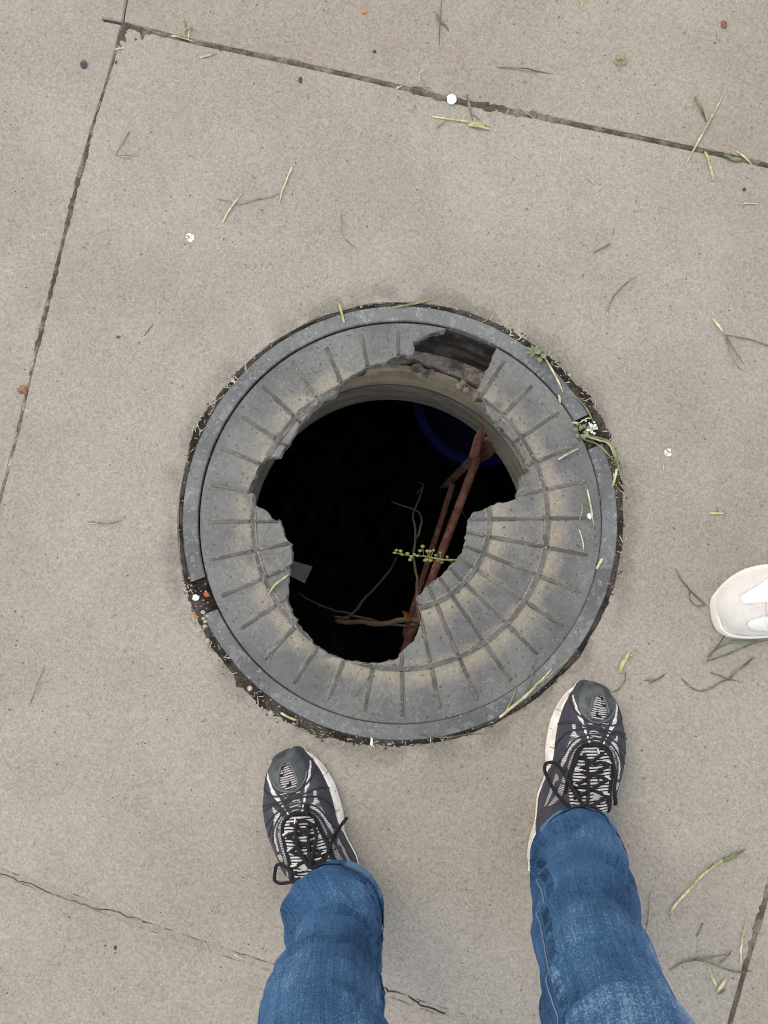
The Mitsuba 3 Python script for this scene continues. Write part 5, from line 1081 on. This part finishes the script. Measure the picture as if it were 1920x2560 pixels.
bones = [[((mx - .075, my, .99), .108), ((mx + .075, my, .99), .108), ((mx - .07, my, 1.12), .104), ((mx + .07, my, 1.12), .104)], [((mx - .07, my, 1.12), .104), ((mx + .07, my, 1.12), .104), ((mx - .10, my + .005, 1.30), .108), ((mx + .10, my + .005, 1.30), .108)],
    [((mx - .10, my + .005, 1.30), .105), ((mx + .10, my + .005, 1.30), .105), (sh[0], .062), (sh[1], .062), ((mx, my + .01, 1.45), .06)]]
for k in (0, 1): bones += [[(sh[k], .064), (el[k], .048)], [(el[k], .048), (wr[k] * .92 + el[k] * .08, .036)]]
obj('jacket', limbs(bones), 'mat_jacket', person, smooth=True)
for k, s_ in ((0, -1), (1, 1)):
    obj('hand', limbs(hand(wr[k], (-s_ * .10, .16, .0), (-s_, 0, .15), (.35, .55, .4), s_), .005, 6), 'mat_skin', person, smooth=True)
head(person, (mx, my + .085, 1.60), rotx(-.75))
ph = thing('phone', 'unseen dark phone held level in both hands by the person in jeans', 'phone')
b_ = [ball((x, y, 1.366), .004) for x in (-.033, .033) for y in (-.135, .012)]
q = manifold3d.Manifold.batch_hull(b_).to_mesh(); scene[ph] = mikit.ply(trimesh.Trimesh(q.vert_properties[:, :3], q.tri_verts), 'mat_phone', smooth=40)

# ------------------------------------------------------------------ the bystander in white shoes on the right
by = thing('person', 'person in white suede shoes at the right edge, one toe in view', 'person')
dW = unit(np.array([-1.0, -.045])); exW = np.array([dW[1], -dW[0]])
tipW = ZE(1183, 715, .012)[:2]; LW = 0.285
FW = Frame(tipW - dW * LW, dW, exW)
def last_from(outer_s, z, fr, far):
    l = fr.loc(pts(ZE, outer_s, z)); l = np.vstack([l, far]); l = l[np.argsort(l[:, 1])]; return l[np.r_[np.diff(l[:, 1]) > 2e-4, True]]
upS = '1185,712 1196,650 1225,606 1272,548 1335,488 1400,442 1500,396 1659,366'; loS = '1185,712 1195,800 1212,860 1240,915 1275,945 1320,968 1430,984 1530,984 1659,974'
inU = '1243,720 1252,650 1300,572 1400,484 1520,424 1659,390'; inD = '1243,720 1262,800 1300,870 1360,925 1450,955 1560,962 1659,955'
hx = np.sign(FW.loc(ZE(1500, 400, .01))[0])                        # which side the upper edge lies on
farA = [[hx * .048, .15], [hx * .038, .10], [hx * .036, .05], [hx * .026, .012], [0, 0]]; farB = [[-hx * .047, .15], [-hx * .036, .10], [-hx * .034, .05], [-hx * .026, .012], [0, 0]]
A_, B_s = last_from(upS, .012, FW, farA), last_from(loS, .012, FW, farB)
a_, b_s = last_from(inU, .034, FW, farA), last_from(inD, .034, FW, farB)
if hx > 0: A_, B_s, a_, b_s = B_s, A_, b_s, a_                     # A: negative side, B: positive side
SW = Last(); SW.n = min(a_[-1, 1], b_s[-1, 1]) + 1e-4; SW.z0, SW.p = .020, 2.3
ends = 0.5 * (a_[-1, 0] + b_s[-1, 0]); a_[-1] = b_s[-1] = [ends, SW.n]
SW.fl, SW.fm = PchipInterpolator(a_[:, 1], a_[:, 0]), PchipInterpolator(b_s[:, 1], b_s[:, 0])
hw = np.array([(0, .085), (.02, .098), (.06, .100), (.10, .096), (.135, .088), (.165, .078), (.195, .068), (SW.n - .045, .060), (SW.n - .028, .056), (SW.n - .012, .048), (SW.n - .004, .038), (SW.n, .028)])
SW.fh = PchipInterpolator(hw[:, 0], hw[:, 1])
def suede(p, n, uv):
    return mix((0.60, 0.59, 0.58), (0.72, 0.71, 0.70), fbm(p.x * 55, p.y * 55, p.z * 55, 3)) * (0.88 + 0.22 * noise(p.x * 900, p.y * 900, p.z * 900))
mat('mat_suede', tex(suede), 0.9, 0.15, lambda p, n, uv: noise(p.x * 900, p.y * 900, p.z * 900), 0.0003)
mat('mat_white_leather', tex(lambda p, n, uv: C((0.78, 0.81, 0.82)) * (0.93 + 0.08 * noise(p.x * 60, p.y * 200, 1.0))), 0.45, 0.4)
mat('mat_cream_rubber', tex(lambda p, n, uv: mix((0.72, 0.71, 0.67), (0.82, 0.81, 0.78), fbm(p.x * 60, p.y * 60, p.z * 60, 2))), 0.6, 0.3)
mat('mat_stitch', (0.42, 0.40, 0.37), 0.8, 0.2)
oA, oB = PchipInterpolator(A_[:, 1], A_[:, 0]), PchipInterpolator(B_s[:, 1], B_s[:, 0])
def white_shoe(fr, S):
    s = numbered(by + '__shoe')
    m, l = upper_mesh(fr, S); obj('upper', m, 'mat_suede', s, smooth=True)
    ys = np.linspace(.0, LW - .0005, 120); ys = LW * (1 - (1 - np.linspace(0, 1, 130)) ** 1.6) * .999
    yA = np.minimum(ys, A_[-1, 1]); yB = np.minimum(ys, B_s[-1, 1])
    out = np.vstack([np.c_[oA(yA), ys], np.c_[oB(yB), ys][::-1][1:-1]])
    out = densify(np.vstack([out, out[:1]]), .003)[:-1]
    t = np.roll(out, -1, 0) - np.roll(out, 1, 0); t /= np.linalg.norm(t, axis=1, keepdims=True) + 1e-9
    nrm = np.c_[t[:, 1], -t[:, 0]]
    if not Polygon(out).exterior.is_ccw: nrm = -nrm
    n = len(out); rows_ = [fr.wor(out + nrm * d, z) for d, z in ((-.004, .001), (-.001, .003), (0, .009), (-.0005, .020), (-.0022, .0265), (-.0042, .0270), (-.0050, .0262), (-.0062, .0262), (-.0072, .0275), (-.0105, .0285), (-.016, .0285))]
    v = np.vstack(rows_); f = grid_faces(len(rows_), n, True); c = len(v); i = np.arange(n)
    obj('sole', trimesh.Trimesh(np.vstack([v, rows_[0].mean(0)[None]]), np.vstack([f, np.c_[np.full(n, c), (i + 1) % n, i]]), process=False), 'mat_cream_rubber', s, smooth=50)
    st = []
    w = fr.wor(out - nrm * .0056, .0272)
    for k in range(0, n - 2, 2): st.append(tube(w[[k, (k + 1) % n]] + [0, 0, .0002], .0007, 5))
    obj('welt_stitching', join(st), 'mat_stitch', s)
    def tr(t):
        q = [tuple(map(float, z_.split(','))) for z_ in t.split()]; z = np.full(len(q), .055)
        for _ in range(4): l = np.array([FW.loc(ZE(x, y, zz)) for (x, y), zz in zip(q, z)]); z = zsurf(l, S)
        return l
    for t in ('1720,452 1659,487 1560,556 1478,604 1440,628 1440,655 1460,685 1490,690 1640,682 1720,682', '1720,782 1659,798 1560,820 1505,842 1492,868 1510,898 1550,912 1659,920 1720,922'):
        p = spline(tr(t), .0015); g = Polygon(p).buffer(0)
        m, l = patch(fr, g, .0006, S=S); obj('leather_panel', m, 'mat_white_leather', s, smooth=True)
        e = np.asarray(polys(g.buffer(.0016))[0].exterior.coords)[:, :2]; e = densify(e, .0012)
        for off in (.0009,):
            w = fr.wor(e, zsurf(e, S) + off * .4); obj('panel_stitching', join([tube(w[k:k + 2], .00055, 5) for k in range(0, len(w) - 2, 3)]), 'mat_stitch', s)
    for t in ('1659,572 1640,600 1636,640 1642,690 1640,760 1652,800 1640,840 1659,900',):
        p = spline(tr(t), .002); obj('crease', tube(fr.wor(p, zsurf(p, S) + .0001), .0006, 5), 'mat_stitch', s, smooth=True)
    return s
white_shoe(FW, SW)
F2 = Frame(FW.o + np.array([.15, .20]), unit(np.array([-1, .12])), np.array([unit(np.array([-1, .12]))[1], -unit(np.array([-1, .12]))[0]]))
white_shoe(F2, SW)
tag(by + '__shoe', 'white suede shoe whose round toe points into the picture')
for fr in (FW, F2):  # unseen trousers and body from here on, added to darken the right side
    ank = fr.wor(np.array([0.0, .055]), 0)
    lg = Leg([(.045, ank[0], ank[1], .066, .060), (.12, ank[0], ank[1], .064, .060), (.3, ank[0] + .01, ank[1], .068, .064), (.5, ank[0], ank[1] + .0, .074, .07), (.7, ank[0] + .02, ank[1], .086, .08), (.88, ank[0] + .04, .5 * (ank[1] + .06), .10, .095)], .0, 12, .8)
    m, uv = lg.mesh(lg.z0, lg.z1, 120); obj('trouser_leg', m, 'mat_grey_trousers', by, smooth=True, uv=uv)
bx, byy = FW.o[0] + .035 - dW[0] * 0 + .0, FW.o[1] + .10
H = np.array([bx, byy, 0]); RZ = rotz(math.pi / 2)                 # faces the manhole (towards -x)
B = lambda x, y, z: H + RZ @ np.array([x, y, z])
obj('seat_of_trousers', limbs([[(B(s_ * .085, 0, .84), .10), (B(s_ * .06, 0, .95), .105), (B(0, 0, .92), .10)] for s_ in (-1, 1)] + [[(B(-.07, 0, .95), .1), (B(.07, 0, .95), .1), (B(-.065, 0, 1.04), .1), (B(.065, 0, 1.04), .1)]]), 'mat_grey_trousers', by, smooth=True)
bones = [[(B(-.075, 0, .99), .108), (B(.075, 0, .99), .108), (B(-.07, 0, 1.12), .104), (B(.07, 0, 1.12), .104)], [(B(-.07, 0, 1.12), .104), (B(.07, 0, 1.12), .104), (B(-.10, .005, 1.3), .108), (B(.10, .005, 1.3), .108)],
    [(B(-.10, .005, 1.3), .105), (B(.10, .005, 1.3), .105), (B(-.185, 0, 1.41), .062), (B(.185, 0, 1.41), .062), (B(0, .01, 1.46), .06)]]
for s_ in (-1, 1): bones += [[(B(s_ * .185, 0, 1.41), .064), (B(s_ * .235, -.03, 1.12), .050)], [(B(s_ * .235, -.03, 1.12), .050), (B(s_ * .23, .05, .90), .038)]]
obj('shirt', limbs(bones), 'mat_shirt', by, smooth=True)
for s_ in (-1, 1): obj('hand', limbs(hand(B(s_ * .23, .055, .885), RZ @ np.array([0, .25, -1]), RZ @ np.array([-s_, .1, 0]), (.25, .35, .3), s_), .005, 6), 'mat_skin', by, smooth=True)
head(by, B(0, .03, 1.62), RZ @ rotx(-.35))
